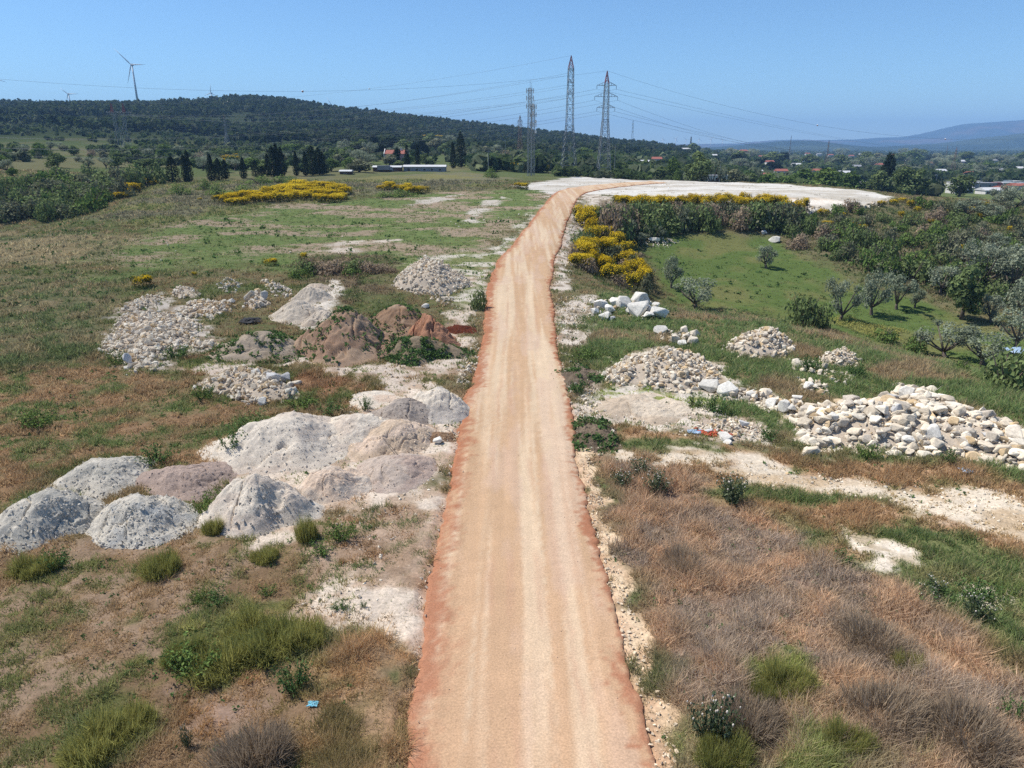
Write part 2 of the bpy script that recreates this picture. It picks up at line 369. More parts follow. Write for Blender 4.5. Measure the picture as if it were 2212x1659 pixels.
# (polygon, softness m, edge noise m, noise scale m, ground, grass, density, blade height)
ZONES = [
    # near left: tan with green
    ([(-900, 1120), (0, 1120), (300, 1130), (520, 1120), (800, 1090), (960, 1080), (900, 1400), (880, 1700), (880, 2300), (-900, 2300)], 1.5, 3, 4,
     two(srgb(150, 124, 98), srgb(128, 102, 74), 1.8, 40), two(srgb(158, 130, 90), srgb(120, 122, 66), 2.4, 41, .54, .07), .50, .18),
    # left, reddish dry ground with green clumps
    ([(-700, 800), (0, 790), (260, 800), (450, 830), (640, 880), (560, 960), (480, 1010), (330, 1010), (200, 1000), (60, 1100), (-700, 1150)], 1.5, 4, 4,
     two(srgb(146, 114, 82), srgb(124, 108, 74), 2.2, 42), two(srgb(156, 126, 86), srgb(106, 118, 62), 2.0, 43, .54, .08), .8, .26),
    # left, dull dark cover
    ([(-500, 560), (60, 590), (250, 600), (265, 660), (220, 780), (60, 800), (-500, 800)], 2, 5, 5,
     two(srgb(104, 104, 70), srgb(130, 114, 82), 3, 44), two(srgb(98, 108, 62), srgb(132, 120, 82), 3.0, 45, .5, .1), .9, .38),
    ([(-500, 480), (0, 482), (180, 500), (330, 520), (260, 560), (60, 575), (-500, 560)], 3, 6, 8,
     two(srgb(136, 120, 84), srgb(98, 104, 64), 7, 46, .5, .1, 2.0, 1), two(srgb(150, 136, 98), srgb(96, 104, 62), 7, 46, .5, .1, 2.0, 1), .9, .4),
    # left field of thin green over pale soil
    ([(330, 500), (420, 440), (620, 445), (800, 428), (1000, 412), (1185, 408), (1190, 430), (1130, 500), (1070, 570), (900, 600), (700, 590), (400, 570), (260, 600), (200, 560)], 3, 7, 9,
     two(srgb(106, 120, 66), srgb(158, 136, 112), 6.0, 47, .53, .07, 1.6, .8), two(srgb(96, 118, 58), srgb(118, 122, 70), 4, 48, .5, .1, 1.6, .8), .75, .16),
    ([(340, 396), (700, 388), (1000, 372), (1110, 385), (1000, 412), (800, 425), (620, 442), (330, 480), (200, 470)], 4, 8, 12,
     two(srgb(116, 112, 82), srgb(124, 118, 72), 12, 49), two(srgb(112, 106, 78), srgb(108, 114, 62), 12, 49), .9, .5),
    # scrub band behind the heaps
    ([(640, 560), (820, 555), (860, 575), (840, 640), (700, 650), (690, 600)], 2, 4, 4,
     two(srgb(112, 98, 72), srgb(90, 98, 56), 3, 50), two(srgb(120, 102, 76), srgb(86, 96, 52), 3, 50), 1.0, .4),
    ([(330, 800), (480, 770), (650, 800), (870, 830), (860, 880), (640, 880), (440, 830)], 1.5, 3, 3,
     two(srgb(148, 112, 80), srgb(108, 108, 62), 3, 51), two(srgb(146, 110, 74), srgb(98, 106, 54), 3, 51), .9, .3),
    # right of the road: long green grass among the rocks
    ([(1235, 660), (1440, 660), (1560, 660), (1710, 685), (1810, 715), (1930, 745), (2110, 795), (2400, 880), (2400, 1080), (2000, 1000), (1700, 960), (1400, 920), (1290, 840), (1230, 740)], 1.5, 3, 4,
     two(srgb(92, 102, 60), srgb(128, 106, 76), 5, 52, .56, .08), two(srgb(106, 122, 66), srgb(150, 128, 90), 5, 53, .55, .09), 1.15, .42),
    # orange dry strips and the mixed ground right
    ([(1290, 905), (1400, 925), (1600, 950), (1900, 1005), (2400, 1080), (2400, 1420), (2140, 1440), (1900, 1270), (1700, 1160), (1560, 1080), (1380, 1000)], 1, 3, 4,
     two(srgb(166, 132, 98), srgb(110, 112, 68), 3.2, 54, .53, .09, 1.5, .8), two(srgb(160, 126, 84), srgb(98, 112, 58), 3.2, 54, .53, .08, 1.5, .8), .9, .3),
    ([(1560, 1090), (1720, 1150), (1900, 1240), (2040, 1330), (2220, 1440), (2400, 1500), (2400, 1330), (2100, 1240), (1930, 1210), (1800, 1170), (1700, 1110)], 1, 2, 2.5,
     two(srgb(98, 110, 62), srgb(140, 126, 88), 2.2, 55, .55, .1), two(srgb(104, 118, 64), srgb(136, 128, 80), 2, 56), 1.0, .32),
    # near right: brown feathery dry grass
    ([(1285, 985), (1400, 990), (1500, 1035), (1620, 1100), (1740, 1160), (1880, 1255), (2050, 1350), (2230, 1450), (2600, 1600), (2600, 2300), (1560, 2300), (1495, 1700), (1440, 1500), (1390, 1380), (1350, 1240), (1300, 1080)], .8, 2, 2.5,
     two(srgb(128, 102, 84), srgb(140, 112, 86), 1.2, 57), two(srgb(160, 140, 116), srgb(178, 146, 110), 1.7, 58, .5, .14), 1.7, .42),
    # bowl
    ([(1385, 545), (1420, 510), (1560, 505), (1680, 520), (1760, 560), (1870, 610), (1960, 640), (2110, 690), (2300, 760), (2300, 830), (2100, 790), (1930, 745), (1800, 715), (1700, 690), (1560, 665), (1440, 650)], 2, 4, 6,
     two(srgb(86, 104, 50), srgb(106, 108, 60), 9, 59, .54, .1), two(srgb(80, 98, 46), srgb(120, 120, 66), 9, 59, .55, .1), .45, .10),
    # scrubby slope beyond the bowl
    ([(1690, 500), (1760, 455), (1900, 440), (2050, 440), (2300, 450), (2300, 640), (2110, 670), (1960, 630), (1870, 590), (1760, 545)], 3, 6, 8,
     two(srgb(88, 92, 56), srgb(112, 102, 72), 7, 60), two(srgb(84, 94, 52), srgb(112, 104, 70), 7, 61), 1.1, .5),
    ([(1230, 480), (1290, 450), (1720, 450), (1760, 470), (1700, 500), (1560, 500), (1410, 505), (1390, 560), (1410, 640), (1300, 610), (1240, 560)], 2, 3, 5, two(srgb(76, 84, 48), srgb(98, 90, 62), 5, 62), two(srgb(80, 92, 48), srgb(104, 96, 64), 5, 62), .8, .5),
    # bare, pale places
    ([(1190, 560), (1230, 470), (1255, 440), (1240, 420), (1300, 418), (1330, 440), (1285, 470), (1250, 520), (1235, 580), (1225, 640), (1290, 640), (1270, 690), (1230, 760), (1290, 830), (1320, 900), (1290, 960), (1230, 880), (1200, 700)], .8, 2.5, 3,
     two(srgb(196, 182, 164), srgb(142, 126, 104), 1.8, 63, .56, .08), two(srgb(110, 116, 62), srgb(140, 120, 86), 2, 64), .16, .22),
    ([(1235, 880), (1270, 960), (1290, 1030), (1310, 1120), (1350, 1260), (1400, 1400), (1460, 1560), (1500, 1700), (1520, 2300), (1380, 2300), (1395, 1560), (1325, 1310), (1280, 1140), (1240, 960)], .3, 1.0, 1.2,
     two(srgb(212, 186, 150), srgb(190, 160, 124), 1.0, 65), srgb(150, 130, 90), .05, .15),
    ([(1290, 870), (1400, 865), (1560, 885), (1640, 915), (1690, 950), (1600, 955), (1480, 945), (1360, 920), (1300, 895)], .7, 2.0, 1.5, two(srgb(204, 190, 172), srgb(176, 156, 136), 1.5, 66), srgb(108, 120, 56), .15, .2),
    ([(1310, 820), (1420, 850), (1560, 850), (1540, 880), (1400, 870), (1300, 860)], .7, 1.5, 1.5, two(srgb(198, 186, 170), srgb(132, 136, 74), 1.2, 67), srgb(140, 156, 50), .25, .15),
    # track to the right, pale
    ([(1330, 968), (1480, 985), (1640, 1000), (1800, 1020), (2000, 1050), (2400, 1100), (2400, 1215), (2212, 1165), (2000, 1110), (1850, 1075), (1650, 1050), (1480, 1015), (1340, 990)], .8, 2.2, 2.0,
     two(srgb(202, 186, 162), srgb(180, 156, 124), 1.6, 68, .56, .12, 2.2, .7), srgb(160, 136, 90), .07, .12),
    ([(1800, 1160), (1900, 1150), (2000, 1185), (2010, 1215), (1900, 1222), (1830, 1195)], .4, 1.4, 1.2, two(srgb(206, 192, 172), srgb(170, 152, 124), 1, 69), srgb(110, 116, 60), .1, .15),
    ([(2060, 1250), (2300, 1310), (2400, 1400), (2230, 1350), (2100, 1290)], .4, 1.6, 1.2, two(srgb(196, 182, 160), srgb(120, 120, 74), 1, 70), srgb(100, 114, 56), .35, .25),
    # left verge and the floor under the mounds
    ([(950, 830), (1020, 780), (1000, 720), (1045, 660), (1035, 640), (1060, 560), (1010, 560), (1000, 640), (960, 700), (880, 770), (760, 790), (640, 770), (560, 790), (460, 780), (380, 800), (470, 815), (640, 785), (860, 850), (900, 870)], .8, 2.4, 2,
     two(srgb(198, 180, 160), srgb(160, 134, 108), 1.6, 71, .56, .1), two(srgb(110, 120, 60), srgb(150, 122, 80), 2, 72), .14, .18),
    ([(900, 560), (1000, 545), (1075, 545), (1180, 430), (1196, 422), (1210, 430), (1140, 530), (1080, 580), (1050, 660), (1000, 640), (1010, 600), (940, 590)], 1.2, 4, 4,
     two(srgb(196, 184, 166), srgb(124, 126, 78), 3, 73, .54, .1), srgb(104, 122, 58), .45, .15),
    ([(480, 1130), (520, 1000), (760, 880), (900, 840), (1010, 850), (990, 950), (970, 1060), (950, 1150), (925, 1330), (905, 1480), (890, 1500), (850, 1400), (770, 1370), (650, 1350), (650, 1300), (780, 1230), (860, 1180), (840, 1110), (700, 1100), (640, 1160), (560, 1180)], .5, 1.8, 1.8,
     two(srgb(208, 190, 168), srgb(182, 156, 130), 1.4, 74), two(srgb(110, 122, 60), srgb(160, 128, 88), 1.5, 75), .09, .16),
    ([(780, 1120), (900, 1090), (930, 1180), (915, 1270), (800, 1240), (700, 1250), (640, 1200)], .6, 1.8, 1.6, two(srgb(176, 148, 122), srgb(158, 130, 104), 1.2, 76), two(srgb(98, 116, 62), srgb(156, 122, 82), 1, 77), .3, .2),
    # rocky floors under the stone heaps
    ([(640, 690), (690, 640), (720, 600), (740, 620), (720, 690), (660, 710)], .6, 1.5, 1.5, srgb(206, 194, 176), srgb(120, 112, 70), .2, .2),
    ([(265, 655), (350, 635), (430, 690), (480, 740), (430, 765), (340, 800), (270, 815), (205, 770), (240, 700)], .5, 1.5, 1.5, two(srgb(186, 174, 158), srgb(140, 122, 98), 1, 78), srgb(96, 104, 56), .15, .25),
    ([(430, 820), (500, 795), (600, 810), (650, 845), (600, 880), (500, 860)], .4, 1.2, 1, two(srgb(186, 172, 154), srgb(140, 118, 92), .8, 79), srgb(120, 104, 62), .15, .2),
    ([(1290, 800), (1360, 760), (1440, 745), (1560, 790), (1600, 830), (1720, 870), (1700, 900), (1560, 860), (1400, 845), (1300, 825)], .4, 1.2, 1, two(srgb(196, 184, 166), srgb(160, 142, 116), .8, 80), srgb(100, 112, 56), .1, .2),
    ([(1700, 890), (1850, 870), (1960, 850), (2100, 890), (2400, 980), (2400, 1060), (2212, 1020), (2000, 985), (1860, 975), (1740, 985), (1700, 930)], .4, 1.5, 1.2, two(srgb(212, 200, 180), srgb(186, 168, 142), .8, 81), srgb(100, 112, 56), .06, .2),
    # bare streaks in the left field
    ([(690, 535), (740, 520), (860, 516), (840, 524), (760, 530), (800, 545), (720, 548)], .6, 3, 2.5, two(srgb(192, 176, 156), srgb(168, 148, 124), 2, 82), srgb(112, 120, 66), .2, .12),
    ([(1010, 478), (1040, 440), (1085, 424), (1100, 428), (1060, 445), (1030, 480)], .7, 3, 3, srgb(190, 178, 160), srgb(112, 120, 66), .3, .12),
    ([(870, 448), (900, 430), (960, 425), (1000, 420), (960, 432), (900, 444)], .7, 4, 4, srgb(186, 174, 156), srgb(112, 120, 66), .3, .12),
    ([(600, 1440), (720, 1420), (820, 1400), (880, 1440), (870, 1700), (860, 2300), (560, 2300), (600, 1640)], .6, 2, 1.5, two(srgb(172, 138, 102), srgb(138, 112, 84), 1.4, 83), two(srgb(178, 142, 96), srgb(128, 112, 66), 1.6, 84, .56, .09), 1.1, .4),
    ([(360, 1500), (560, 1480), (640, 1540), (560, 1600), (420, 1590)], .5, 1.5, 1.2, two(srgb(150, 122, 102), srgb(138, 110, 86), 1, 85), srgb(160, 122, 74), .15, .2),
    ([(330, 1350), (450, 1310), (620, 1310), (710, 1370), (690, 1450), (560, 1450), (460, 1470), (340, 1450)], .4, 1.6, 1.2, srgb(96, 96, 50), two(srgb(146, 142, 76), srgb(114, 120, 66), .8, 86), .9, .26),
    ([(130, 1560), (260, 1500), (330, 1570), (260, 1660), (130, 1680)], .4, 1.2, 1, srgb(98, 98, 54), two(srgb(138, 136, 74), srgb(114, 120, 66), .8, 87), .9, .26),
    ([(1620, 1460), (1720, 1420), (1770, 1480), (1700, 1530), (1630, 1520)], .4, 1.2, 1, srgb(98, 98, 54), two(srgb(138, 144, 66), srgb(118, 124, 66), .8, 88), .9, .3),
    ([(1480, 1620), (1570, 1560), (1680, 1620), (1850, 1580), (1960, 1640), (1900, 1760), (1500, 1800)], .5, 1.8, 1, srgb(98, 98, 54), two(srgb(134, 138, 74), srgb(158, 140, 102), 1.0, 89), 1.2, .36),
    # the white graded pad
    ([(1118, 402), (1150, 395), (1205, 386), (1300, 380), (1400, 383), (1480, 386), (1600, 394), (1700, 399), (1800, 406), (1890, 416), (1926, 430), (1890, 442), (1800, 456), (1740, 455), (1690, 440), (1500, 428), (1340, 424), (1265, 420), (1190, 420), (1165, 412)], 1.0, 2.5, 4, WHITE, srgb(140, 130, 100), .02, .15),
    ([(1560, 436), (1620, 426), (1800, 432), (1830, 440), (1700, 445)], 2, 4, 5, two(srgb(196, 168, 134), srgb(222, 210, 192), 6, 90, .5, .1, 3, .6), srgb(140, 130, 100), .02, .15),
]
ZP = [(poly_xy(z[0]),) + tuple(z[1:]) for z in ZONES]

ROAD_ST = [(1659, 890, 1420), (1610, 891, 1405), (1560, 893, 1391), (1500, 898, 1375), (1450, 905, 1358), (1400, 911, 1346), (1330, 922, 1328), (1270, 931, 1312), (1220, 940, 1299), (1180, 946, 1291), (1140, 953, 1281),
    (1090, 962, 1270), (1060, 968, 1262), (1040, 972, 1257), (1010, 978, 1247), (985, 983, 1243), (960, 988, 1244), (940, 991, 1243), (925, 993, 1240), (905, 998, 1238), (880, 1003, 1233), (865, 1005, 1230), (850, 1009, 1226), (835, 1018, 1222), (820, 1022, 1219), (800, 1026, 1214),
    (785, 1033, 1210), (770, 1034, 1206), (750, 1039, 1203), (735, 1041, 1201), (715, 1046, 1200), (700, 1046, 1198), (680, 1048, 1196), (660, 1050, 1195), (640, 1051, 1190), (620, 1055, 1188), (605, 1060, 1192), (590, 1063, 1195),
    (578, 1072, 1195), (565, 1074, 1196), (552, 1086, 1201), (540, 1098, 1208), (528, 1110, 1213), (515, 1118, 1214), (500, 1129, 1219), (490, 1140, 1222), (478, 1147, 1225), (465, 1158, 1232), (455, 1164, 1235), (445, 1174, 1239), (436, 1181, 1243), (428, 1188, 1249)]
EL = [P(l, v)[:2] for v, l, r in ROAD_ST]; ER = [P(r, v)[:2] for v, l, r in ROAD_ST]
for (lu, lv), (ru, rv) in [((1196, 420), (1257, 421)), ((1206, 413), (1270, 415)), ((1226, 407.5), (1294, 410.5)), ((1262, 402), (1326, 406)), ((1300, 398.2), (1360, 402)), ((1350, 394.5), (1400, 398)), ((1400, 392), (1440, 395))]:
    EL.append(P(lu, lv)[:2]); ER.append(P(ru, rv)[:2])
y0 = EL[0][1]
EL = [np.array([EL[0][0] - .2, -60.]), np.array([EL[0][0] - .1, y0 - 8])] + EL; ER = [np.array([ER[0][0] + .2, -60.]), np.array([ER[0][0] + .1, y0 - 8])] + ER
EL = np.array(EL); ER = np.array(ER)
seg = np.r_[0, np.cumsum(np.hypot(*np.diff((EL + ER) / 2, axis=0).T))]
SR = np.r_[np.arange(0, 68, 1.5), np.arange(68, 180, .16), np.arange(180, seg[-1], .7), seg[-1]]
def along(E): return np.stack([np.interp(SR, seg, E[:, 0]), np.interp(SR, seg, E[:, 1])], 1)
RL, RR = along(EL), along(ER)
jl = (fbm(SR / 2.6, SR * 0, 101, 3) - .5) * .30 + (fbm(SR / .42, SR * 0, 103, 3) - .5) * .34; jr = (fbm(SR / 2.6, SR * 0 + 9, 102, 3) - .5) * .30 + (fbm(SR / .42, SR * 0 + 9, 104, 3) - .5) * .30
dirv = RR - RL; dirn = dirv / np.linalg.norm(dirv, axis=1)[:, None]
RL = RL + dirn * jl[:, None]; RR = RR + dirn * jr[:, None]
ROADPOLY = np.vstack([RL[::6], RR[::-1][::6]])

def cover(x, y):
    """ground colour, grass colour, grass density, grass height at ground points"""
    sh = x.shape
    d = np.hypot(x, y)
    g = np.array(colour(two(srgb(112, 104, 72), srgb(92, 98, 58), 5, 20), x, y))
    b = np.array(colour(two(srgb(98, 106, 56), srgb(138, 116, 78), 4.5, 21, .5, .1), x, y))
    dn = np.full(sh, .9); h = np.full(sh, .3)
    far = ss(240, 330, d)[..., None]
    fm = colour(two(srgb(92, 104, 60), srgb(116, 112, 76), 45, 22, .57, .1), x, y)
    g = g * (1 - far) + fm * far
    wood = ss(520, 760, d)[..., None] * ss(-1500, -100, y * 0 + x * 0)[..., None]
    g = g * (1 - wood) + srgb(62, 72, 44) * wood
    val = (ss(800, 1500, d) * ss(.05, .16, x / np.maximum(y, 1)))[..., None]
    g = g * (1 - val) + colour(two(srgb(70, 84, 52), srgb(110, 112, 76), 160, 23, .58, .08), x, y) * val
    for poly, soft, na, ns, gc, bc, dd, hh in ZP:
        m = 3 * soft + na
        lo = poly.min(0) - m; hi = poly.max(0) + m
        k = (x > lo[0]) & (x < hi[0]) & (y > lo[1]) & (y < hi[1])
        if not k.any(): continue
        xx, yy = x[k], y[k]
        s = sdist(poly, xx, yy) + na * 2.2 * (fbm(xx / ns, yy / ns, int(na * 100 + ns * 10) % 97 + 3, 4) - .5)
        w = ss(-soft, soft, s)
        wc = w[..., None]
        g[k] = g[k] * (1 - wc) + colour(gc, xx, yy) * wc
        b[k] = b[k] * (1 - wc) + colour(bc, xx, yy) * wc
        dn[k] = dn[k] * (1 - w) + dd * w; h[k] = h[k] * (1 - w) + hh * w
    # fine mottling of soil and low growth
    mot = fbm(x / .55, y / .55, 91, 3); near = 1 - ss(90, 200, d)
    t = (ss(.5, .66, mot) * .5 * near * np.clip(dn, 0, 1))[..., None]
    g = g * (1 - t) + b * .8 * t
    return g * 1.24, b * np.array([1.0, 1.02, 1.08]), dn, h

# ------------------------------------------------------------------ the ground, one polar sheet out to the horizon
th = np.r_[np.linspace(-math.pi, -.80, 60)[:-1], np.linspace(-.80, .80, 520), np.linspace(.80, math.pi, 60)[1:]]
rr = [0.02]
while rr[-1] < 14000: rr.append(rr[-1] + max(.22, .0062 * rr[-1]) * (1 if rr[-1] > 11 else 4))
rr = np.array(rr)
TH, RRR = np.meshgrid(th, rr, indexing='ij')
gx = np.sin(TH) * RRR; gy = np.cos(TH) * RRR
gz = H(gx, gy)
gcol, gb, gd, gh = cover(gx.ravel(), gy.ravel())
rough = (1 - ss(60, 140, RRR)) * (fbm(gx / .5, gy / .5, 141, 2) - .5) * .12
sroad = sdist(ROADPOLY, gx[:, rr < 330].ravel(), gy[:, rr < 330].ravel()).reshape(len(th), -1)
lower = np.zeros_like(gz); lower[:, rr < 330] = ss(-.3, .25, sroad)
spill = np.zeros_like(gz); spill[:, rr < 330] = ss(-.8, .1, sroad + 1.3 * (fbm(gx[:, rr < 330] / .6, gy[:, rr < 330] / .6, 151, 4) - .5))
gcol = gcol * (1 - .45 * spill.ravel()[:, None]) + srgb(196, 142, 106) * .45 * spill.ravel()[:, None]
ledge = np.zeros_like(gz); ledge[:, rr < 330] = ss(-.22, -.55, sroad) * ss(-2.6, -.9, sroad)
ledge = ledge * (gx < 0) * ss(44, 26, gy) * ss(4, 12, gy) * (.02 + .16 * fbm(gx / .7, gy / .7, 152, 3))
gz2 = gz + rough * (1 - lower) - .16 * lower + ledge
n, m = gz.shape
idx = np.arange(n * m).reshape(n, m)
Fq = np.stack([idx[:-1, :-1], idx[:-1, 1:], idx[1:, 1:], idx[1:, :-1]], -1).reshape(-1, 4)
Vg = np.stack([gx, gy, gz2], -1).reshape(-1, 3)
# close the centre
me = new_mesh('ground', Vg, Fq[:, ::-1], M['ground'], gcol, smooth=True)
ground = tag(link('ground', me), 'rolling ground of dry grass, pale soil and green meadow', 'ground', kind='structure')

# ------------------------------------------------------------------ the graded dirt road
NT = 44
t = np.linspace(0, 1, NT)
Xr = RL[:, None, :] * (1 - t)[None, :, None] + RR[:, None, :] * t[None, :, None]
zr = H(Xr[..., 0], Xr[..., 1]) + .06 + .12 * (1 - np.abs(2 * t - 1)[None, :] ** 6)
wob = (fbm(Xr[..., 0] / .45, Xr[..., 1] / 6, 110, 3) - .5) * .05 + (fbm(Xr[..., 0] / .3, Xr[..., 1] / .3, 111, 2) - .5) * .035
zr = zr + wob
edge = np.minimum(t, 1 - t)[None, :] * np.linalg.norm(RR - RL, axis=1)[:, None]
# skirts down the shoulders
skL = np.concatenate([RL - dirn * .16, (zr[:, :1] - .42)], 1)[:, None, :]; skR = np.concatenate([RR + dirn * .16, (zr[:, -1:] - .42)], 1)[:, None, :]
Vr = np.concatenate([Xr, zr[..., None]], -1)
Vr = np.concatenate([skL, Vr, skR], 1)
edge = np.concatenate([edge[:, :1] * 0, edge, edge[:, :1] * 0], 1)
en = (fbm(Vr[..., 0] / .8, Vr[..., 1] / 2.5, 112, 4) - .5)
side_ = np.linspace(0, 1, Vr.shape[1])[None, :] * np.ones((Vr.shape[0], 1)); wl = np.where(side_ < .5, 1.15, .5); en = en + 1.1 * (fbm(Vr[..., 0] / .22, Vr[..., 1] / .3, 118, 3) - .5)
e = ss(.1, 1.0, (edge + en * 1.1) / wl)[..., None]
streak = fbm(Vr[..., 0] / .55, Vr[..., 1] / 26, 113, 4)
streak2 = fbm(Vr[..., 0] / .25, Vr[..., 1] / 12, 114, 3)
redc = srgb(190, 124, 88); mid = srgb(211, 170, 128); pal = srgb(226, 196, 158)
cen = mid * (1 - ss(.42, .62, streak)[..., None]) + pal * ss(.42, .62, streak)[..., None]
cen = cen * (.90 + .20 * streak2[..., None])
for fx in (.34, .46, .60, .73):
    rut = np.exp(-((side_ - fx - (fbm(Vr[..., 1] / 14, Vr[..., 1] * 0 + fx * 9, 115, 3) - .5) * .05) / .018) ** 2) * ss(.35, .6, fbm(Vr[..., 0] / 3, Vr[..., 1] / 5, 116, 3))
    cen = cen * (1 - rut[..., None] * .5) + srgb(206, 158, 124) * rut[..., None] * .5
gp = ss(.52, .66, fbm(Vr[..., 0] / 1.1, Vr[..., 1] / 7, 117, 4))[..., None] * .45
cen = cen * (1 - gp) + srgb(218, 184, 156) * gp
nearred = (1 - ss(18, 34, Vr[..., 1]))[..., None] * .35
rc = redc * (1 - e) + cen * e
rc = rc * (1 - nearred * .4) + srgb(218, 170, 134) * nearred * .4
n, m = Vr.shape[:2]
idx = np.arange(n * m).reshape(n, m)
Fq = np.stack([idx[:-1, :-1], idx[:-1, 1:], idx[1:, 1:], idx[1:, :-1]], -1).reshape(-1, 4)
M['road'] = mat_vcol('road_dirt', n1=(16.0, .24), n2=(.8, .06), bump=.35, bscale=14.0, bd=.05)
me = new_mesh('road', Vr.reshape(-1, 3), Fq, M['road'], rc.reshape(-1, 3), smooth=True)
tag(link('road', me), 'straight graded orange dirt road running to the white pad', 'road', kind='structure')

# ------------------------------------------------------------------ camera, light, air
cam = bpy.data.cameras.new('camera'); co = bpy.data.objects.new('camera', cam); COL.objects.link(co)
co.location = (0, 0, CAM_Z); co.rotation_euler = (math.pi / 2 - PITCH, 0, 0)
cam.sensor_width = 36; cam.lens = FPX / 2212 * 36; cam.clip_start = .5; cam.clip_end = 60000
scene.camera = co
SUN_EL = R(58); SX, SY = -.96, .27
sun = bpy.data.lights.new('sun', 'SUN'); sun.energy = 4.2; sun.angle = R(.53); sun.color = (1, .96, .90)
so = bpy.data.objects.new('sun', sun); COL.objects.link(so)
dvec = Vector((SX * math.cos(SUN_EL), SY * math.cos(SUN_EL), math.sin(SUN_EL)))
so.rotation_euler = dvec.to_track_quat('Z', 'Y').to_euler(); so.location = (-60, 60, 120)
w = bpy.data.worlds.new('World'); scene.world = w; w.use_nodes = True
nt = w.node_tree; sky = nt.nodes.new('ShaderNodeTexSky'); sky.sky_type = 'NISHITA'; sky.sun_disc = False
sky.sun_elevation = SUN_EL; sky.sun_rotation = math.atan2(SX, SY)
sky.altitude = 1200; sky.air_density = 1.0; sky.dust_density = .1; sky.ozone_density = 4.0
tint = nt.nodes.new('ShaderNodeVectorMath'); tint.operation = 'MULTIPLY'; tint.inputs[1].default_value = (.70, .86, .95); nt.links.new(sky.outputs[0], tint.inputs[0])
nt.links.new(tint.outputs[0], nt.nodes['Background'].inputs[0]); nt.nodes['Background'].inputs[1].default_value = .098
scene.view_settings.view_transform = 'Standard'; scene.view_settings.look = 'None'; scene.view_settings.gamma = 1; scene.view_settings.exposure = .67
# ------------------------------------------------------------------ plants: leaf clumps spread through lobed crowns
def cards(C, Nrm, size, rs, aspect=.75, stem=0.0):
    """one small kite-shaped clump of leaves per centre"""
    n = len(C)
    t = rs.normal(size=(n, 3)); a = np.cross(Nrm, t); a /= np.linalg.norm(a, axis=1)[:, None] + 1e-9
    b = np.cross(Nrm, a)
    s = (size * rs.uniform(.6, 1.35, n))[:, None]
    V = np.stack([C - a * s, C - b * s * aspect * rs.uniform(.6, 1.1, (n, 1)), C + a * s * rs.uniform(.7, 1.1, (n, 1)), C + b * s * aspect + Nrm * s * .25], 1).reshape(-1, 3)
    F = np.arange(4 * n).reshape(n, 4)
    return V, F
def crown_points(lobes, n, rs, inner=.72, up=.0):
    L = np.array(lobes, float); area = L[:, 3] * L[:, 4] + L[:, 4] * L[:, 5] + L[:, 3] * L[:, 5]
    k = rs.choice(len(L), n, p=area / area.sum())
    d = rs.normal(size=(n, 3)); d /= np.linalg.norm(d, axis=1)[:, None]
    r = rs.uniform(inner, 1.06, n)
    lump = 1 + .16 * (vnoise(d[:, 0] * 2.2 + k * 7.1, d[:, 1] * 2.2 + d[:, 2] * 2.2, 5) - .5) * 2
    C = L[k, :3] + d * L[k, 3:6] * (r * lump)[:, None]
    nm = d * np.array([1, 1, 1.0]) + rs.normal(size=(n, 3)) * .55 + np.array([0, 0, up]); nm /= np.linalg.norm(nm, axis=1)[:, None]
    return C, nm, k
def leaf_mesh(name, lobes, n, size, mat, seed, inner=.72, up=.2, zmin=.02, keep=None):
    rs = np.random.default_rng(seed)
    C, nm, k = crown_points(lobes, n, rs, inner, up)
    ok = C[:, 2] > zmin
    if keep is not None: ok &= keep(C, rs)
    C, nm, k = C[ok], nm[ok], k[ok]
    V, F = cards(C, nm, size, rs)
    lob = rs.uniform(0, 1, len(lobes))[k]
    c = np.stack([np.clip(.55 * lob + .45 * rs.uniform(0, 1, len(C)), 0, 1), .5 * rs.uniform(0, 1, len(C)) + .5 * lob, rs.uniform(0, 1, len(C))], 1)
    return new_mesh(name, V, F, mat, np.repeat(c, 4, 0))

class Proto:
    def __init__(s, name, parts, cat):       # parts: list of (part name, mesh)
        s.name, s.parts, s.cat, s.root = name, parts, cat, None
        me = parts[0][1] if name == 'broom_bush' else parts[1][1]
        v = np.empty(len(me.vertices) * 3, np.float32); me.vertices.foreach_get('co', v); v = v.reshape(-1, 3)
        s.r = float(np.percentile(np.hypot(v[:, 0], v[:, 1]), 93)); s.hgt = float(np.percentile(v[:, 2], 98.5))
    def place(s, loc, size, label, group=None, rz=None, sxy=1.0):
        if s.root is None:
            s.root = empty(s.name, loc)
            for pn, me in s.parts: link(pn, me, s.root)
            o = s.root
        else:
            o = copy_tree(s.root)
        o.location = [float(c) for c in loc]; o.rotation_euler = (0, 0, random.uniform(0, 6.28) if rz is None else rz)
        o.scale = (size * sxy, size * sxy, size)
        for k in ('group',):
            if k in o: del o[k]
        tag(o, label, s.cat, group)
        return o

def lobes_dome(seed, n, rad, hz, lr=(.35, .55)):
    rs = np.random.default_rng(seed); out = []
    for i in range(n):
        a = rs.uniform(0, 6.28); r = rad * math.sqrt(rs.uniform(0, 1)); z = hz * (1 - (r / rad) ** 2) * rs.uniform(.5, 1)
        q = rs.uniform(*lr); out.append((r * math.cos(a), r * math.sin(a), z, q, q, q * .85))
    return out

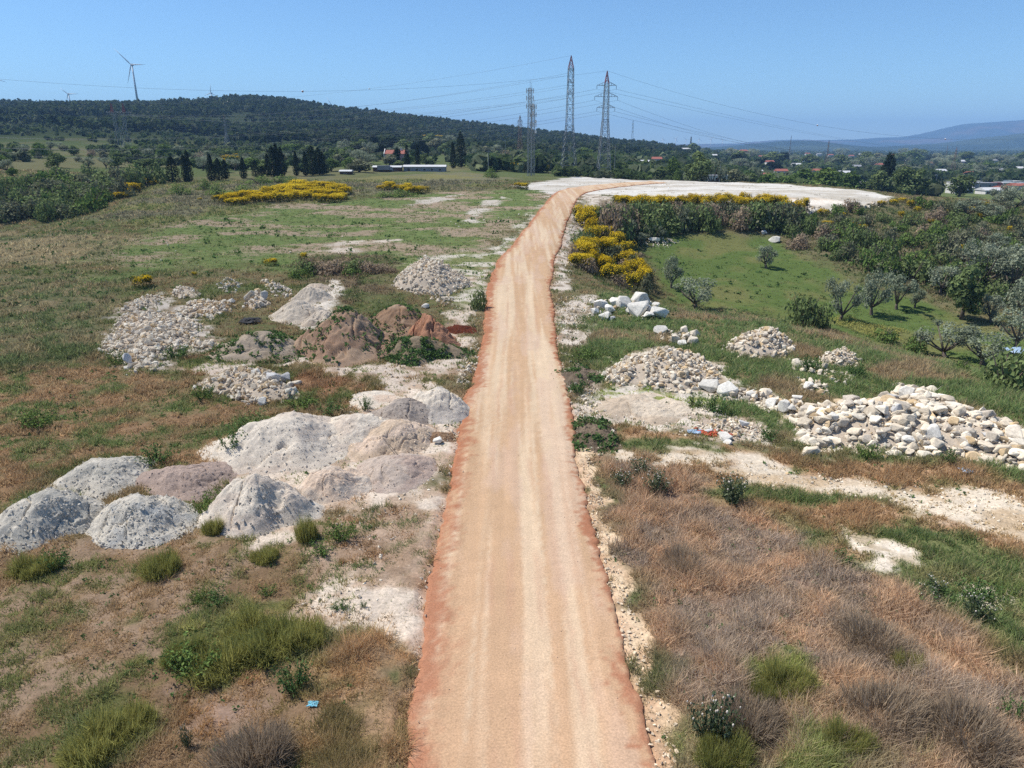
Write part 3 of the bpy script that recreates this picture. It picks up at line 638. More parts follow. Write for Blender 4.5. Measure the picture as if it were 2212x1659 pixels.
def olive(seed, wide=1.0, thin=1.0):
    """height 1; forked trunk, limbs and several separate leaf masses"""
    rs = np.random.default_rng(seed); mb = MB(); lob = []
    fork = np.array([rs.uniform(-.05, .05), rs.uniform(-.05, .05), rs.uniform(.12, .2)])
    mb.tube([(0, 0, -.06), (0, 0, .02), fork * .6, fork], [.075, .055, .045, .042], 7)
    nl = rs.integers(7, 10)
    for i in range(nl):
        a = 6.28 * i / nl + rs.uniform(-.4, .4); r = rs.uniform(.16, .40) * wide; z = rs.uniform(.36, .82)
        tip = np.array([r * math.cos(a), r * math.sin(a), z]); midp = fork * .5 + tip * .5 + np.array([0, 0, rs.uniform(-.06, .02)])
        mb.tube([fork * .97, midp, tip], [.03, .02, .009], 5)
        q = rs.uniform(.11, .21) * (wide ** .5); lob.append((*tip, q, q, q * .9))
        if rs.uniform() < .7:
            t2 = tip + np.array([rs.uniform(-.12, .12), rs.uniform(-.12, .12), rs.uniform(-.16, .14)]); q = rs.uniform(.09, .15); lob.append((*t2, q, q, q))
    q = .2 * wide ** .5; lob.append((0, 0, .8, q, q, .16))
    crown = leaf_mesh('olive_crown', lob, int(1900 * thin), .027, M['olive'], seed + 1, .4, .3)
    trunk = new_mesh('olive_trunk', np.vstack(mb.V), mb.F, M['bark'], smooth=True)
    return Proto('olive_tree', [('trunk', trunk), ('crown', crown)], 'tree')
def round_tree(seed, mat, tall=1.0, name='broadleaf_tree', n=1500):
    rs = np.random.default_rng(seed); mb = MB(); lob = []
    mb.tube([(0, 0, -.05), (.01, 0, .2), (-.01, .01, .55), (0, 0, .8)], [.05, .035, .025, .01], 6)
    for i in range(9):
        a = 6.28 * i / 9 * 2.4; z = rs.uniform(.2, .74); r = .3 * rs.uniform(.5, 1.1) * (1 - abs(z - .42) * .8) / tall
        q = rs.uniform(.15, .23); lob.append((r * math.cos(a), r * math.sin(a), z, q / tall, q / tall, q)); mb.tube([(0, 0, z * .6), (r * math.cos(a) * .9, r * math.sin(a) * .9, z)], [.016, .006], 4)
    lob.append((0, 0, .82, .18 / tall, .18 / tall, .17))
    crown = leaf_mesh('broadleaf_crown', lob, n, .042, M[mat], seed + 1, .6, .25)
    return Proto(name, [('trunk', new_mesh('broadleaf_trunk', np.vstack(mb.V), mb.F, M['bark'], smooth=True)), ('crown', crown)], 'tree')
def cypress(seed, slim=.13, n=1500):
    rs = np.random.default_rng(seed); mb = MB(); mb.tube([(0, 0, -.04), (0, 0, .3), (0, 0, .9)], [.028, .02, .005], 6)
    n_ = n; z = rs.uniform(.03, 1, n_) ** 1.0; a = rs.uniform(0, 6.28, n_)
    prof = slim * np.minimum(1, (z / .12)) ** .5 * (1 - z ** 2.2) ** .75 + .006
    prof = prof * (1 + .45 * (vnoise(a * 1.6 + seed, z * 9, seed) - .5)) * rs.uniform(.7, 1.1, n_)
    C = np.stack([np.cos(a) * prof, np.sin(a) * prof, z], 1)
    nm = np.stack([np.cos(a), np.sin(a), np.full(n_, .3)], 1) + rs.normal(size=(n_, 3)) * .4; nm /= np.linalg.norm(nm, axis=1)[:, None]
    V, F = cards(C, nm, .02, rs); c = rs.uniform(0, 1, (n_, 3))
    crown = new_mesh('cypress_crown', V, F, M['needle'], np.repeat(c, 4, 0))
    return Proto('cypress_tree', [('trunk', new_mesh('cypress_trunk', np.vstack(mb.V), mb.F, M['bark'], smooth=True)), ('crown', crown)], 'cypress')
def shrub(seed, mat, name='shrub', n=700, hz=.5, size=.062, cat='shrub', up=.3):
    """radius about 1 at the ground, height about 1"""
    rs = np.random.default_rng(seed); mb = MB()
    for i in range(7):
        a = rs.uniform(0, 6.28); r = rs.uniform(.2, .6); mb.tube([(0, 0, -.05), (r * .5 * math.cos(a), r * .5 * math.sin(a), .3), (r * math.cos(a), r * math.sin(a), .62)], [.03, .02, .006], 4)
    lob = lobes_dome(seed, 11, .62, hz, (.26, .46))
    return Proto(name, [('stems', new_mesh('shrub_stems', np.vstack(mb.V), mb.F, M['bark'])), ('foliage', leaf_mesh('shrub_leaves', lob, n, size, M[mat], seed + 1, .55, up))], cat)
def broom(seed, yellow=1.0, name='broom_bush'):
    rs0 = np.random.default_rng(seed); lob = [(0, 0, .22, .74, .74, .56)]
    for i in range(10):
        a = rs0.uniform(0, 6.28); r = rs0.uniform(.3, .7); q = rs0.uniform(.2, .32); lob.append((r * math.cos(a), r * math.sin(a), .22 + .42 * math.sqrt(1 - r * r * .9), q, q, q * .8))
    fo = leaf_mesh('broom_foliage', [(a, b, c - .07, d * .94, e * .94, f * .94) for a, b, c, d, e, f in lob], 900, .05, M['broomleaf'], seed + 1, .75, .2)
    fl = leaf_mesh('broom_flowers', lob, int(2600 * yellow), .034, M['flower'], seed + 2, .93, .6, .22,
                   keep=lambda C, rs: (C[:, 2] + rs.normal(size=len(C)) * .07 + (vnoise(C[:, 0] * 2.6, C[:, 1] * 2.6 + C[:, 2] * 2, seed) - .5) * .7) > .47)
    return Proto(name, [('foliage', fo), ('blossom', fl)], 'broom')
def feather(seed, mat, name, cat, n=1500, tall=.85, wid=.012):
    """cushion of very fine upright stems"""
    rs = np.random.default_rng(seed); a = rs.uniform(0, 6.28, n); r = np.sqrt(rs.uniform(0, 1, n)) * .62 * (.55 + .9 * vnoise(np.cos(a) * 1.7 + seed, np.sin(a) * 1.7, seed + 8)); lump = .25 + 1.3 * vnoise(np.cos(a) * r * 3 + seed, np.sin(a) * r * 3, seed)
    B = np.stack([np.cos(a) * r, np.sin(a) * r, np.zeros(n) - .02], 1); el = rs.uniform(.1, 1.45, n); az = a + rs.normal(size=n) * .9; L = (tall * (1 - .45 * r) * lump * rs.uniform(.6, 1.15, n))
    T_ = B + np.stack([np.cos(az) * np.cos(el), np.sin(az) * np.cos(el), np.sin(el)], 1) * L[:, None]; Mi = (B + T_) / 2 + rs.normal(size=(n, 3)) * .05
    pa = rs.uniform(0, 6.28, n); W_ = np.stack([np.cos(pa), np.sin(pa), np.zeros(n)], 1) * wid
    V = np.stack([B - W_ * .6, Mi + W_, T_, Mi - W_], 1).reshape(-1, 3); lob = vnoise(B[:, 0] * 3, B[:, 1] * 3, seed + 3)
    c = np.stack([np.clip(lob * .6 + rs.uniform(0, .4, n), 0, 1), rs.uniform(0, 1, n), rs.uniform(0, 1, n)], 1)
    mb = MB()
    for i in range(5):
        t = rs.uniform(0, 6.28); mb.tube([(0, 0, -.05), (.2 * math.cos(t), .2 * math.sin(t), .3 * tall)], [.012, .005], 3)
    return Proto(name, [('stems', new_mesh(name + '_stems', np.vstack(mb.V), mb.F, M[mat])), ('foliage', new_mesh(name + '_spray', V, np.arange(4 * n).reshape(-1, 4), M[mat], np.repeat(c, 4, 0)))], cat)
def spiky(seed, mat, name, n=90, cat='weed', heads=0):
    """upright leafy weed: many stems with leaves, optional pale flower heads"""
    rs = np.random.default_rng(seed); mb = MB(); Cs = []; tips = []
    for i in range(n // 4):
        a = rs.uniform(0, 6.28); r = rs.uniform(.1, .8); z = rs.uniform(.55, 1.0) * (1 - .45 * r); b0 = np.array([r * .35 * math.cos(a), r * .35 * math.sin(a), -.03]); tp = np.array([r * math.cos(a), r * math.sin(a), z])
        mb.tube([b0, (b0 + tp) / 2 + np.array([0, 0, .08]), tp], [.014, .01, .005], 3); tips.append(tp)
        for k in range(26):
            t = rs.uniform(.1, 1); Cs.append(b0 * (1 - t) + tp * t + rs.normal(size=3) * .07 + np.array([0, 0, .05]))
    C = np.array(Cs); nm = rs.normal(size=C.shape) + np.array([0, 0, .6]); nm /= np.linalg.norm(nm, axis=1)[:, None]
    V, F = cards(C, nm, .055, rs, .45); c = rs.uniform(0, 1, (len(C), 3))
    parts = [('stems', new_mesh(name + '_stems', np.vstack(mb.V), mb.F, M['weed'])), ('leaves', new_mesh(name + '_leaves', V, F, M[mat], np.repeat(c, 4, 0)))]
    if heads:
        hb = MB()
        for tp in tips[:heads]:
            q = rs.uniform(.018, .03); hb.tube([tp, tp + np.array([0, 0, q]), tp + np.array([0, 0, q * 1.6])], [q * .5, q, q * .7], 6)
        parts.append(('blossom', new_mesh(name + '_heads', np.vstack(hb.V), hb.F, M['white_flower'])))
    return Proto(name, parts, cat)

OL = [olive(11), olive(12, 1.25), olive(13, .85), olive(14, 1.35, .75), olive(15, 1.05)]
RT = [round_tree(21, 'leaf'), round_tree(22, 'leaf', 1.15), round_tree(23, 'scrub'), round_tree(24, 'bright'), round_tree(25, 'leaf', .9)]
PINE = [round_tree(26, 'needle', 1.5, 'pine_tree'), round_tree(27, 'needle', 1.2, 'pine_tree')]
CYP = [cypress(31, .12), cypress(32, .16), cypress(33, .22, 1900)]
SH = [shrub(41, 'leaf'), shrub(42, 'leaf'), shrub(43, 'scrub'), shrub(44, 'twig'), shrub(45, 'bright'), shrub(46, 'scrub')]
BR = [broom(51), broom(52), broom(53), broom(54, .55)]
REED = [shrub(61, 'bright', 'reed_clump', 900, .8, .05, 'reeds', .6)]
MU = [feather(62, 'mustard', 'mustard_bush', 'weed', 3400, .55, .009), feather(63, 'mustard', 'mustard_bush', 'weed', 3400, .5, .009)]
WD = [spiky(64, 'weed', 'weed_clump'), spiky(65, 'weed', 'weed_clump'), spiky(66, 'bright', 'weed_clump')]
TW = [feather(68, 'twig', 'dry_bush', 'dry bush', 4200, .6, .007), feather(69, 'twig', 'dry_bush', 'dry bush', 4200, .65, .007)]
TH_ = [spiky(67, 'thistle', 'thistle_plant', 110, 'thistle', 24)]

def put(protos, u, v, hpx=None, label='', group=None, wpx=None, h=None, k=None, sink=.0):
    """stand a plant on the ground seen at (u, v); hpx is its height, wpx its width on the survey"""
    p = P(u, v); pr = protos[k] if k is not None else random.choice(protos); s = mpp(p)
    hh = h if h is not None else hpx * s
    hs = hh / pr.hgt
    sxy = 1.0 if wpx is None else (wpx * s / 2) / (hs * pr.r)
    p = p + np.array([0, 0, -sink * hh])
    return pr.place(p, hs, label, group, sxy=sxy)
def fill(poly, n, seed, mind=0):
    """n survey positions inside a polygon"""
    rs = random.Random(seed); xs = [q[0] for q in poly]; ys = [q[1] for q in poly]; out = []; tries = 0
    A = np.array(poly, float)
    while len(out) < n and tries < n * 60:
        tries += 1
        u, v = rs.uniform(min(xs), max(xs)), rs.uniform(min(ys), max(ys))
        if sdist(A, np.array([u]), np.array([v]))[0] > 0 and all(abs(u - a) + 2 * abs(v - b) > mind for a, b in out): out.append((u, v))
    return sorted(out, key=lambda q: q[1])

# --- olives of the bowl, one by one
for u, v, h, wd, k, lab in [
    (1655, 580, 48, 40, 2, 'lone small olive tree standing in the middle of the green meadow'),
    (1450, 622, 66, 50, 0, 'upright two-lobed olive at the road side of the meadow'),
    (1503, 668, 66, 92, 3, 'spreading olive with bare grey limbs at the near edge of the meadow'),
    (1480, 497, 44, 46, 0, 'pale olive with a visible trunk in front of the dark bank'),
    (1410, 520, 34, 48, 1, 'low rounded grey olive beside the chalky patch under the bank'),
    (1357, 515, 44, 46, 4, 'dim olive half hidden under the dark bank beside the road'),
    (1384, 530, 26, 22, 2, 'stump-like little olive below the dark bank'),
    (1815, 692, 88, 76, 1, 'large olive with dark limbs shading the yellow flowers'),
    (1882, 680, 92, 66, 0, 'tall olive just behind the yellow flower carpet'),
    (1936, 668, 74, 66, 4, 'olive leaning over the slope beyond the yellow flowers'),
    (1976, 664, 40, 34, 2, 'small olive with a bare pale trunk on the grassy slope'),
    (2030, 634, 58, 66, 3, 'grey olive at the foot of the scrubby slope'),
    (2120, 622, 96, 104, 1, 'broad silvery olive high at the right edge of the bowl'),
    (2180, 640, 108, 110, 4, 'biggest silvery olive at the right edge of the bowl'),
    (2210, 700, 100, 90, 0, 'silvery olive cut by the frame, below the biggest one'),
    (2140, 698, 60, 46, 2, 'slim olive with a bright white trunk in the valley'),
    (2196, 752, 82, 100, 3, 'old olive with a thick forked trunk near the frame edge'),
    (2040, 772, 78, 112, 1, 'rounded grey olive with leaves down to the ground'),
    (2122, 788, 70, 104, 3, 'spreading olive beside the rounded grey one'),
]: put(OL, u, v, h, lab, 'olive trees in the bowl', wd, k=k)
for u, v, h, wd, pr, lab in [
    (1735, 704, 66, 84, SH, 'dark green bushy tree at the near rim of the meadow'),
    (1762, 706, 50, 60, SH, 'dark green bush touching the bushy tree at the meadow rim'),
    (2076, 690, 110, 70, RT, 'dark leafy tree between the silvery olives'),
    (2170, 846, 84, 130, SH, 'dark glossy shrub at the right frame edge in front of blue sheets'),
    (2215, 830, 80, 110, SH, 'dark shrub cut by the right frame edge'),
    (1972, 762, 34, 52, SH, 'bright green bush at the foot of the rounded grey olive'),
    (2072, 806, 26, 40, SH, 'low green bush under the spreading olive'),
    (1905, 735, 24, 60, SH, 'low green bush at the end of the yellow flowers'),
    (1033, 668, 42, 42, SH, 'solitary round green bush on the left shoulder of the road'),
]: put(pr, u, v, h, lab, None, wd, k=(4 if 'bright' in lab or 'low green' in lab else (0 if pr is SH else 1)))

# --- bank between road, bowl and pad
for i, (u, v) in enumerate(fill([(1290, 470), (1320, 452), (1500, 452), (1700, 455), (1735, 470), (1690, 500), (1560, 500), (1420, 508), (1330, 530), (1300, 510)], 62, 1, 16)):
    put(SH, u, v, (v - 438) * random.uniform(.6, .95) + 3, 'dark tall shrub packed on the bank under the white pad', 'dark shrubs on the bank under the pad', random.uniform(48, 84), k=random.choice([0, 1, 0, 1, 3, 2]))
for i in range(44):
    u = 1338 + 395 * i / 43 + random.uniform(-5, 5); v = 444 + random.uniform(-4, 6) + (12 if u > 1690 else 0)
    put(BR, u, v + 4, random.uniform(20, 27), 'yellow flowering broom in the row along the near rim of the white pad', 'broom along the pad rim', random.uniform(26, 40))
for i, (u, v) in enumerate(fill([(1258, 478), (1290, 478), (1330, 520), (1360, 560), (1400, 620), (1395, 640), (1330, 620), (1270, 590), (1240, 575), (1262, 520)], 58, 2, 13)):
    if random.random() < .62: put(BR, u, v, random.uniform(24, 40), 'yellow flowering broom on the steep bank right of the road bend', 'broom on the roadside bank', random.uniform(30, 52))
    else: put(SH, u, v, random.uniform(22, 42), 'dull brown-green shrub among the broom right of the road bend', 'shrubs among the roadside broom', random.uniform(36, 58), k=random.choice([3, 0, 3, 5]))
# --- scrubby slope on the right
for i, (u, v) in enumerate(fill([(1680, 530), (1690, 490), (1770, 458), (1900, 446), (2050, 446), (2230, 456), (2230, 640), (2110, 660), (2020, 620), (1960, 610), (1870, 585), (1760, 545)], 118, 3, 15)):
    k = random.choice([0, 1, 2, 4, 4, 5, 4, 3, 5, 4, 0]); sc = .55 + .9 * (v - 440) / 200
    put(SH, u, v, random.uniform(14, 34) * sc + 6, ['dark green shrub', 'dark green shrub', 'grey-green shrub', 'brown twiggy shrub', 'fresh green shrub', 'grey-green shrub'][k] + ' scattered over the scrubby slope beyond the meadow',
        ['dark', 'dark', 'grey-green', 'brown', 'fresh green', 'grey-green'][k] + ' shrubs on the right slope', random.uniform(26, 60) * sc + 8, k=k)
for i, (u, v) in enumerate(fill([(1690, 470), (1780, 445), (1950, 425), (2230, 440), (2230, 560), (2000, 540), (1850, 560), (1740, 530)], 34, 4, 22)):
    put(BR, u, v, random.uniform(7, 15), 'small yellow broom dotted over the scrubby slope', 'small broom on the right slope', random.uniform(13, 26), k=3 if random.random() < .5 else 0)
for i, (u, v) in enumerate(fill([(2050, 430), (2230, 420), (2230, 640), (2130, 600)], 9, 5, 26)):
    put(OL, u, v, random.uniform(30, 48), 'grey olive among the shrubs at the right frame edge', 'olives on the right slope', random.uniform(44, 66), k=random.choice([0, 1, 3]))

# --- left: broom patches
for i, (u, v) in enumerate(fill([(466, 436), (478, 430), (560, 424), (640, 410), (738, 410), (747, 434), (720, 440), (640, 434), (560, 442), (500, 446)], 44, 6, 17)):
    put(BR, u, v, random.uniform(13, 19), 'yellow broom in the largest flowering patch across the left field', 'broom of the large left patch', random.uniform(32, 46), k=random.choice([0, 1, 2]))
for u, v in [(830, 412), (842, 410), (858, 412), (876, 416), (890, 420), (902, 420), (914, 418), (880, 410)]:
    put(BR, u, v, random.uniform(10, 17), 'yellow broom in the small patch between the large patch and the road', 'broom of the small patch', random.uniform(22, 30), k=random.choice([0, 1]))
for u, v, h, wd, lab in [(752, 412, 7, 16, 'tiny broom just right of the large flowering patch'), (310, 622, 24, 42, 'round yellow broom standing alone behind the left stone heaps'), (585, 574, 14, 32, 'flat yellow broom alone in the green field'),
    (421, 598, 10, 12, 'tiny yellow broom behind the left stone heaps'), (655, 562, 14, 20, 'dull yellow-green broom beside the brown scrub'), (432, 434, 6, 10, 'speck of yellow broom at the left end of the field'), (1130, 409, 12, 24, 'pair-topped broom at the edge of the white pad'), (1118, 407, 11, 18, 'broom touching the pair-topped one by the pad')]:
    put(BR, u, v, h, lab, None, wd, k=0)
for u, v, h, wd in [(280, 398, 10, 26), (298, 396, 11, 28), (318, 395, 10, 26), (333, 399, 6, 16), (270, 424, 12, 24), (288, 416, 14, 26), (262, 430, 10, 22), (300, 410, 9, 20), (202, 452, 14, 22), (226, 436, 13, 26), (212, 446, 10, 20)]:
    put(BR, u, v, h * 1.3, 'yellow broom along the rim of the left gully', 'broom on the gully rim', wd * 1.35)
for u, v in [(1095, 366), (1106, 364), (1120, 366), (1136, 368), (1150, 368), (1162, 372), (1175, 374), (1110, 370), (1128, 372)]:
    put(BR, u, v, random.uniform(12, 18), 'yellow broom beneath the small rusty pylon', 'broom by the rusty pylon', random.uniform(22, 30))
for i, (u, v) in enumerate(fill([(430, 350), (470, 342), (545, 336), (560, 345), (480, 356)], 12, 8, 8) + fill([(560, 304), (700, 300), (900, 304), (1000, 309), (1000, 313), (800, 309), (560, 309)], 44, 9, 7)):
    put(BR, u, v, random.uniform(9, 13), 'far broom in the yellow bands below the wooded hill', 'far broom bands', random.uniform(14, 24), k=random.choice([0, 1, 3]))

# --- left gully shrubs
for i, (u, v) in enumerate(fill([(-20, 486), (-20, 420), (60, 402), (200, 398), (335, 394), (300, 412), (240, 440), (200, 462), (120, 478)], 64, 10, 16)):
    k = random.choice([0, 1, 4, 5, 2, 0])
    put(SH, u, v, random.uniform(24, 44), ['dark green shrub', 'dark green shrub', 'grey shrub', '', 'fresh green shrub', 'grey shrub'][k] + ' crowding the left gully', ['dark', 'dark', 'grey', '', 'fresh green', 'grey'][k] + ' shrubs in the gully', random.uniform(50, 92), k=k)
for u, v, h, wd, lab in [(388, 421, 24, 52, 'wide clump of reeds at the head of the left field'), (440, 410, 24, 36, 'rounded reed clump beside the wide one'), (475, 422, 24, 60, 'reed clump behind the left end of the broom patch'), (520, 424, 24, 70, 'reed clump behind the middle of the broom patch'), (560, 398, 17, 60, 'hedge-like reeds under the cypresses'), (600, 396, 15, 56, 'hedge-like reeds right of the first hedge clump'), (632, 394, 13, 44, 'short hedge-like reeds near the tall cypress group'), (1064, 384, 20, 40, 'low green thicket left of the pad'), (870, 424, 14, 70, 'low green thicket in front of the small broom patch'), (835, 425, 11, 60, 'low green thicket beside the broom patch')]:
    put(REED, u, v, h, lab, None, wd)
for u, v, h, wd, k in [(670, 588, 24, 66, 0), (705, 590, 26, 60, 3), (738, 592, 28, 70, 3), (772, 588, 26, 60, 0), (800, 588, 24, 58, 3), (828, 590, 18, 50, 3), (650, 600, 18, 50, 4), (760, 596, 16, 50, 4)]:
    put(SH, u, v, h, ['dark green bush', '', '', 'brown dry bush', 'grass-green bush'][k] + ' in the scrub strip behind the white stone heap', 'scrub strip bushes', wd, k=k)

# --- cypresses and other trees of the middle distance
for u, v, h, wd, k in [(375, 394, 53, 30, 1), (402, 393, 56, 15, 0), (410, 393, 64, 18, 0), (458, 391, 55, 19, 0), (474, 390, 46, 20, 1), (488, 387, 40, 18, 0), (527, 386, 44, 16, 0), (553, 383, 36, 16, 1), (566, 382, 22, 12, 0), (580, 381, 46, 14, 0), (592, 382, 62, 24, 1), (601, 382, 68, 18, 0), (610, 381, 60, 18, 0), (641, 380, 50, 14, 0), (661, 380, 50, 14, 0), (676, 379, 60, 28, 1), (690, 378, 56, 26, 2), (698, 377, 46, 24, 2),
    (880, 366, 50, 13, 0), (903, 366, 50, 14, 0), (979, 364, 54, 14, 0), (996, 362, 72, 26, 2)]:
    put(CYP, u, v, h, 'tall dark cypress in the broken row below the wooded hill' if u < 700 else 'dark cypress beside the long white shed', 'cypresses of the row' if u < 700 else 'cypresses by the shed', wd, k=k)
TREE_SPECS = []
for u, v, h, wd in [(78, 340, 20, 24), (125, 363, 30, 40), (90, 342, 26, 34), (35, 330, 18, 30), (160, 336, 20, 22), (215, 336, 14, 16), (225, 343, 16, 20), (278, 352, 18, 22), (290, 345, 26, 30), (325, 345, 22, 26), (355, 338, 24, 30), (390, 336, 20, 26), (170, 350, 12, 16), (190, 362, 20, 26), (230, 364, 22, 30), (256, 362, 22, 34), (305, 366, 20, 36), (325, 366, 22, 30), (15, 372, 26, 34), (28, 380, 16, 22), (0, 366, 30, 40), (82, 392, 14, 18), (65, 388, 12, 16), (345, 362, 18, 26)]:
    TREE_SPECS.append((u, v, h, wd, 'rounded tree scattered over the grassy slope left of the cypresses', 'trees on the left slope', random.choice([OL, RT, RT])))
for u, v in fill([(0, 350), (0, 325), (100, 318), (300, 320), (420, 330), (440, 345), (330, 352), (150, 345)], 34, 11, 12):
    TREE_SPECS.append((u, v, random.uniform(10, 18), random.uniform(14, 26), 'small tree dotting the upper left slope', 'trees on the upper left slope', random.choice([OL, RT, RT, SH])))
for u, v in fill([(420, 372), (430, 340), (560, 325), (720, 330), (740, 366), (600, 378)], 34, 12, 12):
    TREE_SPECS.append((u, v, random.uniform(16, 28), random.uniform(26, 44), 'bushy tree growing behind the row of cypresses', 'trees behind the cypresses', random.choice([RT, RT, OL, SH])))
for u, v in fill([(715, 370), (720, 335), (820, 322), (1000, 326), (1010, 346), (900, 347), (800, 352), (760, 368)], 34, 13, 13):
    TREE_SPECS.append((u, v, random.uniform(22, 36), random.uniform(30, 46), 'leafy tree around the pink house', 'trees around the pink house', random.choice([RT, RT, OL, PINE])))
for u, v in fill([(1010, 350), (1010, 326), (1180, 330), (1330, 340), (1340, 372), (1250, 376), (1180, 364), (1080, 352)], 44, 14, 12):
    TREE_SPECS.append((u, v, random.uniform(12, 24), random.uniform(20, 38), 'bushy tree behind the two big pylons', 'trees behind the pylons', random.choice([RT, OL, RT, SH])))
for u, v, h, wd in [(1340, 372, 26, 50), (1385, 376, 24, 50), (1440, 384, 22, 40), (1500, 386, 34, 40), (1465, 386, 20, 16), (1590, 395, 34, 60), (1620, 398, 28, 40), (1510, 364, 40, 60), (1540, 366, 30, 56), (1455, 364, 22, 30), (1700, 402, 26, 50), (1740, 400, 40, 60), (1790, 402, 46, 70), (1840, 402, 36, 60), (1960, 400, 46, 50), (1990, 392, 30, 46), (1905, 398, 34, 44), (1922, 382, 47, 26), (2080, 404, 30, 56), (1660, 400, 30, 60)]:
    TREE_SPECS.append((u, v, h, wd, 'full dark tree standing just beyond the white pad', 'trees beyond the pad', random.choice([RT, PINE, RT, OL])))
for u, v in fill([(1400, 345), (1420, 330), (1700, 336), (2230, 352), (2230, 392), (2050, 388), (1900, 380), (1700, 386), (1500, 362)], 70, 15, 14):
    TREE_SPECS.append((u, v, random.uniform(13, 24), random.uniform(26, 46), 'rounded tree in the wooded plain beyond the white pad', 'trees of the wooded plain', random.choice([RT, RT, OL, OL, PINE])))
TREE_SPECS = [q for q in TREE_SPECS if not (q[1] > 338 and (abs(q[0] - 1228) < 32 or abs(q[0] - 1303) < 30))]
def put_top(protos, u, vtop, wpx, y, label, group):
    c = at_depth(u, vtop, y); g = float(H(c[0], c[1])); s = mpp(c); pr = random.choice(protos); hs = max(2.5, c[2] - g) / pr.hgt
    return pr.place((c[0], y, g), hs, label, group, sxy=min(1.5, (wpx * s / 2) / (hs * pr.r)))
for sp in [q for q in TREE_SPECS if q[4].startswith('full dark')]:
    TREE_SPECS.remove(sp); put_top([RT[1], RT[3], RT[2], RT[0], OL[1]] if sp[3] > 30 else [RT[3], PINE[0]], sp[0], sp[1] - sp[2] * (.8 if sp[3] > 30 else 1.0), sp[3], 300 + random.uniform(0, 70), 'full rounded tree standing just beyond the white pad', 'trees beyond the pad')
for u, v, h, wd, lab, grp, pr in sorted(TREE_SPECS, key=lambda q: q[1]):
    o = put(pr, u, v, h, lab, grp, wd if pr is not PINE else wd * .75)
    if pr is SH: o['category'] = 'tree'

for pr, u, v, h, wd, lab in [(RT, 842, 357, 22, 34, 'leafy tree hiding the left corner of the pink farmhouse'), (PINE, 858, 356, 34, 16, 'pine standing before the middle of the pink farmhouse'), (RT, 884, 356, 20, 28, 'leafy tree at the right corner of the pink farmhouse'), (RT, 862, 360, 12, 26, 'low bush under the pink farmhouse'), (RT, 776, 372, 26, 56, 'broad dark tree left of the brown shed with the white roof'), (RT, 920, 358, 24, 40, 'round tree behind the long white-roofed shed')]: put(pr, u, v, h, lab, None, wd)
